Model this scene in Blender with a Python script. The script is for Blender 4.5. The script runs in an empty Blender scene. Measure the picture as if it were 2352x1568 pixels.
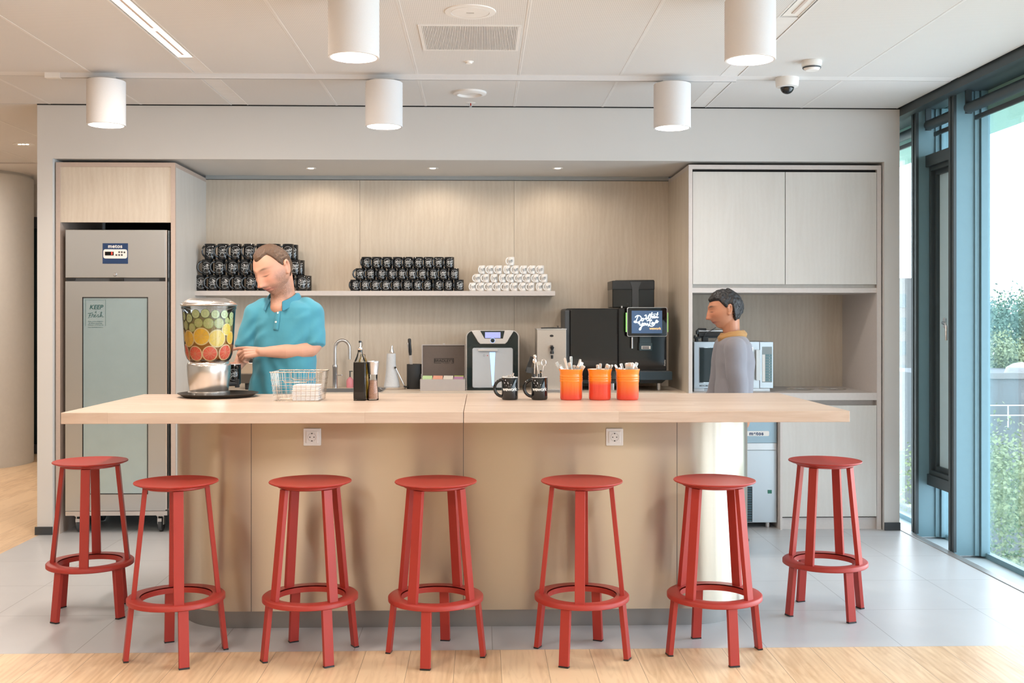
import bpy, bmesh, math, random
from mathutils import Vector, Matrix, noise
random.seed(7)
PI = math.pi
R = math.radians
C = bpy.context.scene.collection
SC = bpy.context.scene

# ------------------------------------------------------------------ camera
FPX, H, HY = 2500.0, 1.487, 731.0
TH = math.atan(68 / FPX)
cam = bpy.data.cameras.new('camera')
cam.sensor_width = 36.0
cam.lens = FPX / 2352 * 36.0
cam.shift_y = (HY - 784) / 2352
cam.clip_end = 2000
camo = bpy.data.objects.new('camera', cam)
C.objects.link(camo)
camo.location = (0, 0, H)
camo.rotation_euler = (PI / 2, 0, -TH)
SC.camera = camo

# ------------------------------------------------------------------ world and exposure
w = bpy.data.worlds.new('world')
SC.world = w
w.use_nodes = True
bg = w.node_tree.nodes['Background']
bg.inputs[0].default_value = (0.80, 0.90, 1.0, 1)
bg.inputs[1].default_value = 7.8
vs = SC.view_settings
vs.view_transform = 'Standard'
vs.look = 'None'
vs.gamma = 1
vs.use_curve_mapping = False
vs.exposure = 0.0

def area(name, loc, rot, sx, sy, power, col, shape='RECTANGLE', spread=None):
    l = bpy.data.lights.new(name, 'AREA')
    l.shape = shape
    l.size = sx
    if shape in ('RECTANGLE', 'ELLIPSE'): l.size_y = sy
    l.energy = power
    l.color = col
    if spread: l.spread = spread
    o = bpy.data.objects.new(name, l)
    C.objects.link(o)
    o.location = loc
    o.rotation_euler = rot
    return o
WARM = (1.0, 0.80, 0.62)
WARM2 = (1.0, 0.88, 0.78)
# linear lamp in the ceiling band, plus unseen ones added to light the room
LINEAR = [(-1.645, 5.60), (-1.645, 2.4), (-1.645, -0.6), (-1.645, -3.4), (1.51, 1.0), (1.51, -2.2), (-4.9, 5.2), (-4.9, 1.6), (-4.9, -2.0), (-4.9, 9.6)]
for lx, ly in LINEAR:
    area('linear_and_fill_light', (lx, ly, 2.945), (0, 0, 0), 0.085, 1.12, 35, WARM2)
# daylight guides on the window openings of the facade (sampling portals)
for y0, y1 in ((-4.0, 0.9), (1.0, 6.75)):
    p = area('window_portal', (3.22, (y0 + y1) / 2, 1.5), (0, R(90), 0), 2.9, y1 - y0, 0, (1, 1, 1))
    p.data.cycles.is_portal = True

# ------------------------------------------------------------------ pixel to place
def ray(px, py):
    a = (px - 1176) / FPX; c = (HY - py) / FPX
    return (a * math.cos(TH) + math.sin(TH), math.cos(TH) - a * math.sin(TH), c)
def at(px, py, Y):
    r = ray(px, py); t = Y / r[1]
    return Vector((r[0] * t, Y, H + r[2] * t))
def atz(px, py, Z):
    r = ray(px, py); t = (Z - H) / r[2]
    return Vector((r[0] * t, r[1] * t, Z))
def PX(px, Y): return at(px, HY, Y).x
def PZ(py, Y, px=1176): return at(px, py, Y).z

# ------------------------------------------------------------------ materials
def newmat(name):
    m = bpy.data.materials.new(name); m.use_nodes = True
    nt = m.node_tree
    return m, nt, nt.nodes['Principled BSDF']
def setp(b, **k):
    for a, v in k.items():
        n = {'col': 'Base Color', 'rough': 'Roughness', 'metal': 'Metallic', 'spec': 'Specular IOR Level', 'coat': 'Coat Weight', 'trans': 'Transmission Weight', 'ior': 'IOR', 'ecol': 'Emission Color', 'est': 'Emission Strength', 'sss': 'Subsurface Weight', 'aniso': 'Anisotropic', 'sheen': 'Sheen Weight', 'alpha': 'Alpha', 'anirot': 'Anisotropic Rotation'}[a]
        if a in ('col', 'ecol'): v = (v[0], v[1], v[2], 1)
        b.inputs[n].default_value = v
def srgb(r, g, b):
    f = lambda c: (c / 255 / 12.92) if c / 255 <= .04045 else ((c / 255 + .055) / 1.055) ** 2.4
    return (f(r), f(g), f(b))
def mat(name, col, rough=.5, nscale=None, namp=.06, bump=0, bscale=None, vary_rough=0, stretch=(1, 1, 1), **k):
    m, nt, b = newmat(name)
    setp(b, col=col, rough=rough, **k)
    N, L = nt.nodes, nt.links
    tc = N.new('ShaderNodeTexCoord'); mp = N.new('ShaderNodeMapping')
    L.new(tc.outputs['Object'], mp.inputs[0]); mp.inputs['Scale'].default_value = stretch
    nz = N.new('ShaderNodeTexNoise'); nz.inputs['Scale'].default_value = nscale or 12; nz.inputs['Detail'].default_value = 4
    L.new(mp.outputs[0], nz.inputs[0])
    mx = N.new('ShaderNodeMix'); mx.data_type = 'RGBA'
    a = tuple(max(0, c * (1 - namp)) for c in col); bb = tuple(min(1, c * (1 + namp)) for c in col)
    mx.inputs[6].default_value = (*a, 1); mx.inputs[7].default_value = (*bb, 1)
    L.new(nz.outputs[0], mx.inputs[0]); L.new(mx.outputs[2], b.inputs['Base Color'])
    if bump:
        n2 = N.new('ShaderNodeTexNoise'); n2.inputs['Scale'].default_value = bscale or 80; n2.inputs['Detail'].default_value = 3
        L.new(mp.outputs[0], n2.inputs[0])
        bp = N.new('ShaderNodeBump'); bp.inputs['Strength'].default_value = bump; bp.inputs['Distance'].default_value = .01
        L.new(n2.outputs[0], bp.inputs['Height']); L.new(bp.outputs[0], b.inputs['Normal'])
    if vary_rough:
        mr = N.new('ShaderNodeMapRange'); mr.inputs[3].default_value = rough - vary_rough; mr.inputs[4].default_value = rough + vary_rough
        L.new(nz.outputs[0], mr.inputs[0]); L.new(mr.outputs[0], b.inputs['Roughness'])
    return m
def emis(name, col, st):
    m, nt, b = newmat(name); setp(b, col=col, ecol=col, est=st, rough=.6); return m
def glassmat(name, tint=(1, 1, 1), refl=1.0, rough=0.0, ior=1.45):
    m = bpy.data.materials.new(name); m.use_nodes = True
    nt = m.node_tree; N, L = nt.nodes, nt.links; N.clear()
    o = N.new('ShaderNodeOutputMaterial'); t = N.new('ShaderNodeBsdfTransparent'); g = N.new('ShaderNodeBsdfGlossy')
    t.inputs[0].default_value = (*tint, 1); g.inputs['Roughness'].default_value = rough
    f = N.new('ShaderNodeFresnel'); f.inputs[0].default_value = ior
    mu = N.new('ShaderNodeMath'); mu.operation = 'MULTIPLY'; mu.inputs[1].default_value = refl
    L.new(f.outputs[0], mu.inputs[0])
    mx = N.new('ShaderNodeMixShader'); L.new(mu.outputs[0], mx.inputs[0]); L.new(t.outputs[0], mx.inputs[1]); L.new(g.outputs[0], mx.inputs[2])
    L.new(mx.outputs[0], o.inputs[0])
    return m
def ply(name, c1, c2, rough=.5, vert=True, scale=1.0, wav=.16):
    """pale birch plywood: faint figure along the grain"""
    m, nt, b = newmat(name); setp(b, rough=rough)
    N, L = nt.nodes, nt.links
    tc = N.new('ShaderNodeTexCoord'); mp = N.new('ShaderNodeMapping'); L.new(tc.outputs['Object'], mp.inputs[0])
    mp.inputs['Scale'].default_value = (3 * scale, 3 * scale, .55 * scale) if vert else (.8 * scale, 3 * scale, 3 * scale)
    n1 = N.new('ShaderNodeTexNoise'); n1.inputs['Scale'].default_value = 2.2; n1.inputs['Detail'].default_value = 6; n1.inputs['Distortion'].default_value = 1.4
    L.new(mp.outputs[0], n1.inputs[0])
    wv = N.new('ShaderNodeTexWave'); wv.inputs['Scale'].default_value = 3.0; wv.inputs['Distortion'].default_value = 9; wv.inputs['Detail'].default_value = 3; wv.inputs['Detail Scale'].default_value = 1.2
    wv.bands_direction = 'X' if vert else 'Y'
    L.new(mp.outputs[0], wv.inputs[0])
    n3 = N.new('ShaderNodeTexNoise'); n3.inputs['Scale'].default_value = 60; n3.inputs['Detail'].default_value = 2
    L.new(mp.outputs[0], n3.inputs[0])
    a = N.new('ShaderNodeMath'); a.operation = 'MULTIPLY'; a.inputs[1].default_value = wav; L.new(wv.outputs[0 if True else 1], a.inputs[0])
    a2 = N.new('ShaderNodeMath'); a2.operation = 'MULTIPLY_ADD'; a2.inputs[1].default_value = .75; L.new(n1.outputs[0], a2.inputs[0]); L.new(a.outputs[0], a2.inputs[2])
    a3 = N.new('ShaderNodeMath'); a3.operation = 'MULTIPLY_ADD'; a3.inputs[1].default_value = .35; L.new(n3.outputs[0], a3.inputs[0]); L.new(a2.outputs[0], a3.inputs[2])
    cr = N.new('ShaderNodeValToRGB'); cr.color_ramp.elements[0].position = .35; cr.color_ramp.elements[1].position = 1.1 if False else 1.0
    cr.color_ramp.elements[0].color = (*c1, 1); cr.color_ramp.elements[1].color = (*c2, 1)
    L.new(a3.outputs[0], cr.inputs[0]); L.new(cr.outputs[0], b.inputs['Base Color'])
    return m
def planks(name, cols, length, width, rough=.45, gap=(.12, .08, .05), along='Y', grain=1.0, off=(0, 0), gapw=.0018, coords='Object', spec=.5):
    """planks or tiles from a brick pattern; along = long side"""
    m, nt, b = newmat(name); setp(b, rough=rough, spec=spec)
    N, L = nt.nodes, nt.links
    tc = N.new('ShaderNodeTexCoord'); mp = N.new('ShaderNodeMapping'); L.new(tc.outputs[coords], mp.inputs[0])
    mp.inputs['Location'].default_value = (off[0], off[1], 0)
    if along == 'Y': mp.inputs['Rotation'].default_value = (0, 0, -PI / 2)
    br = N.new('ShaderNodeTexBrick'); br.inputs['Scale'].default_value = 1; br.inputs['Brick Width'].default_value = length; br.inputs['Row Height'].default_value = width
    br.inputs['Mortar Size'].default_value = gapw; br.inputs['Mortar Smooth'].default_value = .3
    br.offset = .37; br.inputs['Color1'].default_value = (0, 0, 0, 1); br.inputs['Color2'].default_value = (1, 1, 1, 1); br.inputs['Mortar'].default_value = (.5, .5, .5, 1)
    L.new(mp.outputs[0], br.inputs[0])
    mp2 = N.new('ShaderNodeMapping'); mp2.inputs['Scale'].default_value = (1.2, 9, 9)
    L.new(mp.outputs[0], mp2.inputs[0])
    sh = N.new('ShaderNodeVectorMath'); sh.operation = 'MULTIPLY_ADD'; sh.inputs[1].default_value = (7, 13, 3)
    L.new(br.outputs['Color'], sh.inputs[0]); L.new(mp2.outputs[0], sh.inputs[2])
    nz = N.new('ShaderNodeTexNoise'); nz.inputs['Scale'].default_value = 2.4; nz.inputs['Detail'].default_value = 7; nz.inputs['Distortion'].default_value = 1.6
    L.new(sh.outputs[0], nz.inputs[0])
    wv = N.new('ShaderNodeTexWave'); wv.bands_direction = 'Y'; wv.inputs['Scale'].default_value = 1.3; wv.inputs['Distortion'].default_value = 5; wv.inputs['Detail'].default_value = 3
    L.new(sh.outputs[0], wv.inputs[0])
    ad = N.new('ShaderNodeMath'); ad.operation = 'MULTIPLY_ADD'; ad.inputs[1].default_value = .12; L.new(wv.outputs[1], ad.inputs[0]); L.new(nz.outputs[0], ad.inputs[2])
    mr = N.new('ShaderNodeMath'); mr.operation = 'MULTIPLY_ADD'; mr.inputs[1].default_value = .32
    sep = N.new('ShaderNodeSeparateColor'); L.new(br.outputs['Color'], sep.inputs[0]); L.new(sep.outputs[0], mr.inputs[0])
    mg = N.new('ShaderNodeMath'); mg.operation = 'MULTIPLY'; mg.inputs[1].default_value = .95 * grain; L.new(ad.outputs[0], mg.inputs[0]); L.new(mg.outputs[0], mr.inputs[2])
    cr = N.new('ShaderNodeValToRGB'); cr.color_ramp.elements[0].color = (*cols[0], 1); cr.color_ramp.elements[1].color = (*cols[1], 1)
    cr.color_ramp.elements[0].position = .28; cr.color_ramp.elements[1].position = .80
    L.new(mr.outputs[0], cr.inputs[0])
    mx = N.new('ShaderNodeMix'); mx.data_type = 'RGBA'; mx.inputs[7].default_value = (*gap, 1)
    L.new(br.outputs['Fac'], mx.inputs[0]); L.new(cr.outputs[0], mx.inputs[6]); L.new(mx.outputs[2], b.inputs['Base Color'])
    bp = N.new('ShaderNodeBump'); bp.inputs['Strength'].default_value = .25; bp.inputs['Distance'].default_value = .002; bp.invert = True
    L.new(br.outputs['Fac'], bp.inputs['Height']); L.new(bp.outputs[0], b.inputs['Normal'])
    return m
def steel(name, col, rough=.3, aniso=.0, axis='Z', rot=0, brush=(1, 1, 40), bstr=.05):
    m, nt, b = newmat(name); setp(b, col=col, rough=rough, metal=1, aniso=aniso, anirot=rot)
    N, L = nt.nodes, nt.links
    tc = N.new('ShaderNodeTexCoord'); mp = N.new('ShaderNodeMapping'); L.new(tc.outputs['Object'], mp.inputs[0]); mp.inputs['Scale'].default_value = brush
    nz = N.new('ShaderNodeTexNoise'); nz.inputs['Scale'].default_value = 6; nz.inputs['Detail'].default_value = 4; L.new(mp.outputs[0], nz.inputs[0])
    mr = N.new('ShaderNodeMapRange'); mr.inputs[3].default_value = rough - .06; mr.inputs[4].default_value = rough + .06
    L.new(nz.outputs[0], mr.inputs[0]); L.new(mr.outputs[0], b.inputs['Roughness'])
    if aniso:
        tg = N.new('ShaderNodeTangent'); tg.direction_type = 'RADIAL'; tg.axis = axis; L.new(tg.outputs[0], b.inputs['Tangent'])
    return m

M = {}
M['wall'] = mat('painted_wall', (.62, .61, .59), .7, 3, .02)
M['ceil'] = None
M['ply'] = ply('birch_ply', (.55, .475, .385), (.66, .60, .51), .45)
M['ply2'] = ply('birch_ply_doors', (.57, .54, .50), (.64, .62, .585), .42, wav=.1)
M['edge'] = mat('ply_edge', (.50, .40, .34), .55, 60, .08)
M['edge2'] = mat('ply_edge_pale', (.60, .55, .52), .55, 60, .06)
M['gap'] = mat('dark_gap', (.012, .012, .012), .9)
M['steel'] = steel('brushed_steel', (.54, .58, .61), .32, brush=(1, 1, 60))
M['steel_h'] = steel('turned_steel', (.72, .70, .68), .22, aniso=.75, rot=0, brush=(1, 1, 90))
M['chrome'] = mat('chrome', (.8, .8, .8), .09, metal=1)
M['satin'] = mat('satin_steel', (.66, .66, .67), .28, metal=1)
M['champ'] = steel('island_steel', (.54, .475, .39), .38, aniso=.9, rot=.25, brush=(.6, .6, 50))  # warm reflection of the room put into the steel's tint
M['plinth'] = mat('plinth_steel', (.30, .29, .28), .4, metal=.8)
M['red'] = mat('red_powder_coat', (.37, .034, .024), .42, 30, .03, spec=.4)
M['black'] = mat('black_plastic', (.012, .013, .014), .35)
M['blackgloss'] = mat('black_gloss', (.006, .006, .007), .06, spec=.6)
M['blackmatte'] = mat('black_matte', (.02, .021, .022), .7)
M['darkgrey'] = mat('dark_grey_plastic', (.05, .055, .06), .45)
M['white'] = mat('white_plastic', (.78, .76, .73), .4)
M['whitec'] = mat('white_ceramic', (.82, .80, .77), .12)
M['paper'] = mat('white_paper', (.82, .80, .79), .85, 120, .03)
M['greypaper'] = mat('grey_cloth', (.58, .60, .62), .9, 60, .06, bump=.2, bscale=120)
M['facade'] = mat('facade_paint_daylit', (.14, .255, .30), .42, 20, .04)  # dark grey paint brightened to blue for the daylight on the fins
M['facade_dark'] = mat('facade_frame_paint', (.035, .05, .056), .45, 20, .04)  # the same paint unlit; also puts shade on the mullion room edges
M['sill'] = mat('sill_paint', (.42, .5, .53), .5)
M['glass'] = glassmat('window_glass', (.96, .985, .99), .55)
M['glass_c'] = glassmat('clear_glass', (.97, .98, .98), 1.0)
M['frit'] = mat('green_fritted_glass', (.33, .55, .46), .3)
M['lampwhite'] = mat('lamp_textile', (.68, .67, .67), .8, 200, .03, bump=.15, bscale=500)
M['led'] = emis('led_diffuser', (1.0, .90, .80), 3.0)
M['led2'] = emis('spot_diffuser', (1.0, .93, .85), 9.0)
M['skin'] = None

# ------------------------------------------------------------------ mesh builders
ORG = {}
def link(o): C.objects.link(o); return o
def finish(me, name, m, parent=None, origin=None, smooth=True, bev=0, angle=35, mods=None):
    if parent is not None: org = ORG[parent.name]
    elif origin is not None: org = Vector(origin)
    else:
        xs = [v.co for v in me.vertices]
        org = Vector(((min(v.x for v in xs) + max(v.x for v in xs)) / 2, (min(v.y for v in xs) + max(v.y for v in xs)) / 2, min(v.z for v in xs)))
    me.transform(Matrix.Translation(-org))
    o = bpy.data.objects.new(name, me); link(o); ORG[o.name] = org
    if m is not None and not me.materials:
        for mm in (m if isinstance(m, (list, tuple)) else [m]): me.materials.append(mm)
    if parent is not None: o.parent = parent
    else: o.location = org
    if bev:
        b = o.modifiers.new('bevel', 'BEVEL'); b.width = bev; b.segments = 2; b.limit_method = 'ANGLE'; b.angle_limit = R(40); b.harden_normals = False
    if smooth:
        me.shade_smooth()
        me.set_sharp_from_angle(angle=R(angle))
    return o
class MB:
    def __init__(s): s.bm = bmesh.new()
    def faces(s, vs, fs, mi=0):
        b = [s.bm.verts.new(v) for v in vs]
        for f in fs:
            try: s.bm.faces.new([b[i] for i in f]).material_index = mi
            except ValueError: pass
        return b
    def box(s, x0, x1, y0, y1, z0, z1, mi=0):
        if x0 > x1: x0, x1 = x1, x0
        if y0 > y1: y0, y1 = y1, y0
        if z0 > z1: z0, z1 = z1, z0
        s.faces([(x, y, z) for z in (z0, z1) for y in (y0, y1) for x in (x0, x1)], [(0, 2, 3, 1), (4, 5, 7, 6), (0, 1, 5, 4), (2, 6, 7, 3), (0, 4, 6, 2), (1, 3, 7, 5)], mi)
        return s
    def bar(s, a, b, w, h, up=(0, 0, 1), w2=None, h2=None):
        """straight bar from a to b, w across, h along 'up'"""
        a, b = Vector(a), Vector(b); d = (b - a).normalized(); up = Vector(up)
        x = d.cross(up).normalized(); u = x.cross(d).normalized()
        w2 = w if w2 is None else w2; h2 = h if h2 is None else h2
        vs = []
        for p, ww, hh in ((a, w, h), (b, w2, h2)):
            for i, j in ((-1, -1), (1, -1), (1, 1), (-1, 1)): vs.append(p + x * ww / 2 * i + u * hh / 2 * j)
        s.faces(vs, [(3, 2, 1, 0), (4, 5, 6, 7), (0, 1, 5, 4), (1, 2, 6, 5), (2, 3, 7, 6), (3, 0, 4, 7)])
        return s
    def tube(s, pts, r, n=12, caps=True, closed=False, flat=1.0, up=None):
        pts = [Vector(p) for p in pts]; rings = []
        rs = r if isinstance(r, (list, tuple)) else [r] * len(pts)
        prev = None; L = len(pts)
        for i, p in enumerate(pts):
            if closed: d = pts[(i + 1) % L] - pts[i - 1]
            elif i == 0: d = pts[1] - p
            elif i == L - 1: d = p - pts[-2]
            else: d = pts[i + 1] - pts[i - 1]
            d.normalize()
            if prev is None:
                a = Vector(up) if up else (Vector((0, 0, 1)) if abs(d.z) < .9 else Vector((1, 0, 0)))
                x = d.cross(a).normalized()
            else: x = (prev - d * prev.dot(d)).normalized()
            prev = x; y = d.cross(x)
            rings.append([s.bm.verts.new(p + (x * math.cos(2 * PI * k / n) + y * math.sin(2 * PI * k / n) * flat) * rs[i]) for k in range(n)])
        for i in range(L - 1 + (1 if closed else 0)):
            A, B = rings[i], rings[(i + 1) % L]
            for k in range(n):
                try: s.bm.faces.new((A[k], A[(k + 1) % n], B[(k + 1) % n], B[k]))
                except ValueError: pass
        if caps and not closed:
            s.bm.faces.new(rings[0][::-1]); s.bm.faces.new(rings[-1])
        return s
    def lathe(s, prof, c=(0, 0, 0), n=40, cap0=True, cap1=True, mi=0, ax='z'):
        """prof: list of (radius, z) bottom to top for outside"""
        c = Vector(c); rings = []
        for r, z in prof:
            if r < 1e-6: rings.append([s.bm.verts.new(s._ax(c, 0, 0, z, ax))]); continue
            rings.append([s.bm.verts.new(s._ax(c, r * math.cos(2 * PI * k / n), r * math.sin(2 * PI * k / n), z, ax)) for k in range(n)])
        for A, B in zip(rings, rings[1:]):
            for k in range(n):
                a, b2 = A[k % len(A)], A[(k + 1) % len(A)]; c2, d = B[(k + 1) % len(B)], B[k % len(B)]
                v = []
                for q in (a, b2, c2, d):
                    if q not in v: v.append(q)
                if len(v) > 2:
                    try: s.bm.faces.new(v).material_index = mi
                    except ValueError: pass
        if cap0 and len(rings[0]) > 1: s.bm.faces.new(rings[0][::-1]).material_index = mi
        if cap1 and len(rings[-1]) > 1: s.bm.faces.new(rings[-1]).material_index = mi
        return s
    def _ax(s, c, x, y, z, ax):
        if ax == 'z': return c + Vector((x, y, z))
        if ax == 'y': return c + Vector((x, -z, y))     # axis points to -Y (to the viewer)
        return c + Vector((z, x, y))
    def cyl(s, c, r, h, n=32, ax='z', mi=0): return s.lathe([(r, 0), (r, h)], c, n, mi=mi, ax=ax)
    def ell(s, c, rx, ry, rz, n=24, m=14, rot=None):
        c = Vector(c); vs = []; rot = rot or Matrix.Identity(3)
        top = s.bm.verts.new(c + rot @ Vector((0, 0, rz))); bot = s.bm.verts.new(c + rot @ Vector((0, 0, -rz))); rings = []
        for i in range(1, m):
            t = PI * i / m
            rings.append([s.bm.verts.new(c + rot @ Vector((rx * math.sin(t) * math.cos(2 * PI * k / n), ry * math.sin(t) * math.sin(2 * PI * k / n), rz * math.cos(t)))) for k in range(n)])
        for k in range(n):
            s.bm.faces.new((top, rings[0][k], rings[0][(k + 1) % n])); s.bm.faces.new((bot, rings[-1][(k + 1) % n], rings[-1][k]))
        for A, B in zip(rings, rings[1:]):
            for k in range(n): s.bm.faces.new((A[k], B[k], B[(k + 1) % n], A[(k + 1) % n]))
        return s
    def prism(s, poly, y0, y1, mi=0, plane='xz'):
        """extrude polygon; plane xz -> along y, xy -> along z, yz -> along x"""
        def P(a, b, t):
            return (a, t, b) if plane == 'xz' else ((a, b, t) if plane == 'xy' else (t, a, b))
        n = len(poly)
        A = [s.bm.verts.new(P(a, b, y0)) for a, b in poly]; B = [s.bm.verts.new(P(a, b, y1)) for a, b in poly]
        s.bm.faces.new(A).material_index = mi; s.bm.faces.new(B[::-1]).material_index = mi
        for i in range(n): s.bm.faces.new((A[(i + 1) % n], A[i], B[i], B[(i + 1) % n])).material_index = mi
        return s
    def loft(s, rings, caps=True):
        rr = [[s.bm.verts.new(p) for p in ring] for ring in rings]; n = len(rr[0])
        for A, B in zip(rr, rr[1:]):
            for k in range(n):
                s.bm.faces.new((A[k], A[(k + 1) % n], B[(k + 1) % n], B[k]))
        if caps: s.bm.faces.new(rr[0][::-1]); s.bm.faces.new(rr[-1])
        return s
    def mesh(s, name='mesh'):
        bmesh.ops.recalc_face_normals(s.bm, faces=s.bm.faces[:])
        me = bpy.data.meshes.new(name); s.bm.to_mesh(me); s.bm.free(); return me
    def build(s, name, m, parent=None, **k): return finish(s.mesh(name), name, m, parent, **k)

def rrect(x0, x1, z0, z1, r, n=6):
    out = []
    for cx, cz, a0 in ((x1 - r, z1 - r, 0), (x0 + r, z1 - r, 90), (x0 + r, z0 + r, 180), (x1 - r, z0 + r, 270)):
        for i in range(n + 1):
            a = R(a0 + 90 * i / n); out.append((cx + r * math.cos(a), cz + r * math.sin(a)))
    return out
def thing(name, label, cat, loc, group=None, rot=0):
    o = bpy.data.objects.new(name, None); o.empty_display_size = .05; link(o)
    o.location = loc; o.rotation_euler = (0, 0, rot); ORG[o.name] = Vector(loc)
    o['label'] = label; o['category'] = cat
    if group: o['group'] = group
    return o
def tag(o, label, cat, group=None, kind=None):
    o['label'] = label; o['category'] = cat
    if group: o['group'] = group
    if kind: o['kind'] = kind
    return o
def struct(o, label=None):
    o['kind'] = 'structure'
    if label: o['label'] = label
    return o
def dup(root, loc, rotz=0, label=None, group=None):
    r = root.copy(); link(r); r.location = loc; r.rotation_euler = (0, 0, rotz)
    if label: r['label'] = label
    if group: r['group'] = group
    for ch in list(root.children):
        c = ch.copy(); link(c); c.parent = r
        for g in list(ch.children):
            d = g.copy(); link(d); d.parent = c
    return r
def textmesh(s, size, thick=.0005, bold=0, shear=0, align='CENTER', spacing=1.0):
    cu = bpy.data.curves.new('t', 'FONT'); cu.body = s; cu.size = size; cu.extrude = thick; cu.offset = bold; cu.shear = shear; cu.space_character = spacing
    cu.align_x = align; cu.align_y = 'CENTER'
    o = bpy.data.objects.new('t', cu); link(o)
    dg = bpy.context.evaluated_depsgraph_get()
    me = bpy.data.meshes.new_from_object(o.evaluated_get(dg))
    bpy.data.objects.remove(o); bpy.data.curves.remove(cu)
    me.materials.clear()
    me.transform(Matrix.Rotation(PI / 2, 4, 'X'))       # now in XZ, facing -Y
    return me
def lettering(s, size, pos, m, parent, name='lettering', rot=0, **k):
    me = textmesh(s, size, **k)
    if rot: me.transform(Matrix.Rotation(rot, 4, 'Y'))
    me.transform(Matrix.Translation(Vector(pos)))
    return finish(me, name, m, parent, smooth=False)
def wrapz(me, Rr, ang0):
    """bend a mesh lying in XZ about the z axis at radius Rr; ang0: direction of its middle (-90 deg = towards -Y)"""
    for v in me.vertices:
        a = ang0 + v.co.x / Rr; rr = Rr - v.co.y
        v.co = Vector((rr * math.cos(a), rr * math.sin(a), v.co.z))
    return me
def remeshed(bm_or_mesh, voxel, smooth=4, factor=.5):
    me = bm_or_mesh.mesh('r') if isinstance(bm_or_mesh, MB) else bm_or_mesh
    o = bpy.data.objects.new('r', me); link(o)
    md = o.modifiers.new('r', 'REMESH'); md.mode = 'VOXEL'; md.voxel_size = voxel
    if smooth:
        sm = o.modifiers.new('s', 'SMOOTH'); sm.iterations = smooth; sm.factor = factor
    dg = bpy.context.evaluated_depsgraph_get()
    out = bpy.data.meshes.new_from_object(o.evaluated_get(dg))
    bpy.data.objects.remove(o)
    return out
ORD = ['first', 'second', 'third', 'fourth', 'fifth', 'sixth', 'seventh', 'eighth', 'ninth', 'tenth', 'eleventh', 'twelfth']
def ordl(i, n):
    if i == 0: return 'leftmost'
    if i == n - 1: return 'rightmost'
    return ORD[i] + ' from left'
# ================================================================== ROOM SHELL
YW = 7.57           # front plane of the kitchen wall
CZ = 2.96           # ceiling
YB = 8.44           # back of the kitchen niche
XL, XR = -3.06, 2.93
TILEY = 4.885
# floors
M['oak'] = planks('oak_planks', (srgb(186, 149, 110), srgb(224, 194, 157)), 1.9, .2, .38, gap=(.34, .24, .15), along='Y', off=(0, .08), gapw=.0014)
def tilemat():
    m, nt, b = newmat('grey_floor_tiles'); setp(b, rough=.33)
    N, L = nt.nodes, nt.links
    tc = N.new('ShaderNodeTexCoord'); mp = N.new('ShaderNodeMapping'); L.new(tc.outputs['Object'], mp.inputs[0])
    br = N.new('ShaderNodeTexBrick'); br.offset = 0; br.inputs['Scale'].default_value = 1; br.inputs['Brick Width'].default_value = .62; br.inputs['Row Height'].default_value = .62
    br.inputs['Mortar Size'].default_value = .0022; br.inputs['Mortar Smooth'].default_value = .2
    br.inputs['Color1'].default_value = (.47, .475, .485, 1); br.inputs['Color2'].default_value = (.485, .49, .50, 1); br.inputs['Mortar'].default_value = (.27, .27, .27, 1)
    L.new(mp.outputs[0], br.inputs[0])
    nz = N.new('ShaderNodeTexNoise'); nz.inputs['Scale'].default_value = 5; nz.inputs['Detail'].default_value = 6; L.new(tc.outputs['Object'], nz.inputs[0])
    mr = N.new('ShaderNodeMapRange'); mr.inputs[3].default_value = .94; mr.inputs[4].default_value = 1.05; L.new(nz.outputs[0], mr.inputs[0])
    mx = N.new('ShaderNodeMix'); mx.data_type = 'RGBA'; mx.blend_type = 'MULTIPLY'; mx.inputs[0].default_value = 1
    L.new(br.outputs['Color'], mx.inputs[6]); L.new(mr.outputs[0], mx.inputs[7]); L.new(mx.outputs[2], b.inputs['Base Color'])
    return m, mp
tm, tmp_ = tilemat()
struct(MB().box(-9, XR, -4.5, TILEY, -.1, 0).build('floor', M['oak'], origin=(0, 0, 0), smooth=False))
struct(MB().box(-9, XL + .015, TILEY, 15, -.1, 0).build('floor', M['oak'], origin=(0, 0, 0), smooth=False))
struct(MB().box(XL + .015, XR, TILEY, 8.5, -.1, 0).build('floor', tm, origin=(1.285, TILEY, 0), smooth=False))
# ceiling: panels with fine perforation
def ceilmat():
    m, nt, b = newmat('ceiling_panels'); setp(b, rough=.55)
    N, L = nt.nodes, nt.links
    tc = N.new('ShaderNodeTexCoord'); mp = N.new('ShaderNodeMapping'); L.new(tc.outputs['Object'], mp.inputs[0])
    mp.inputs['Scale'].default_value = (110, 110, 0)
    vo = N.new('ShaderNodeTexVoronoi'); vo.inputs['Randomness'].default_value = 0; vo.inputs['Scale'].default_value = 1; L.new(mp.outputs[0], vo.inputs[0])
    cr = N.new('ShaderNodeValToRGB'); cr.color_ramp.elements[0].position = .22; cr.color_ramp.elements[1].position = .34
    cr.color_ramp.elements[0].color = (.50, .485, .47, 1); cr.color_ramp.elements[1].color = (.70, .68, .66, 1)
    L.new(vo.outputs[0], cr.inputs[0]); L.new(cr.outputs[0], b.inputs['Base Color'])
    return m
M['ceil'] = ceilmat()
M['ceilband'] = mat('ceiling_band', (.74, .72, .70), .5)
struct(MB().box(-9, XR + .02, -4.5, 15, CZ + .03, CZ + .1).build('ceiling', M['ceilband'], origin=(0, 0, CZ), smooth=False))
def CX(px, py): return atz(px, py, CZ).x
bandL = (CX(530.6, 239), CX(566, 239)); bandR = (CX(1587, 245), CX(1620, 246))
pw = .622
xs = []
e = bandL[0]
while e > -8.5: xs.append((e - pw, e)); e -= pw
nmid = 5; pm = (bandR[0] - bandL[1]) / nmid
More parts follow.
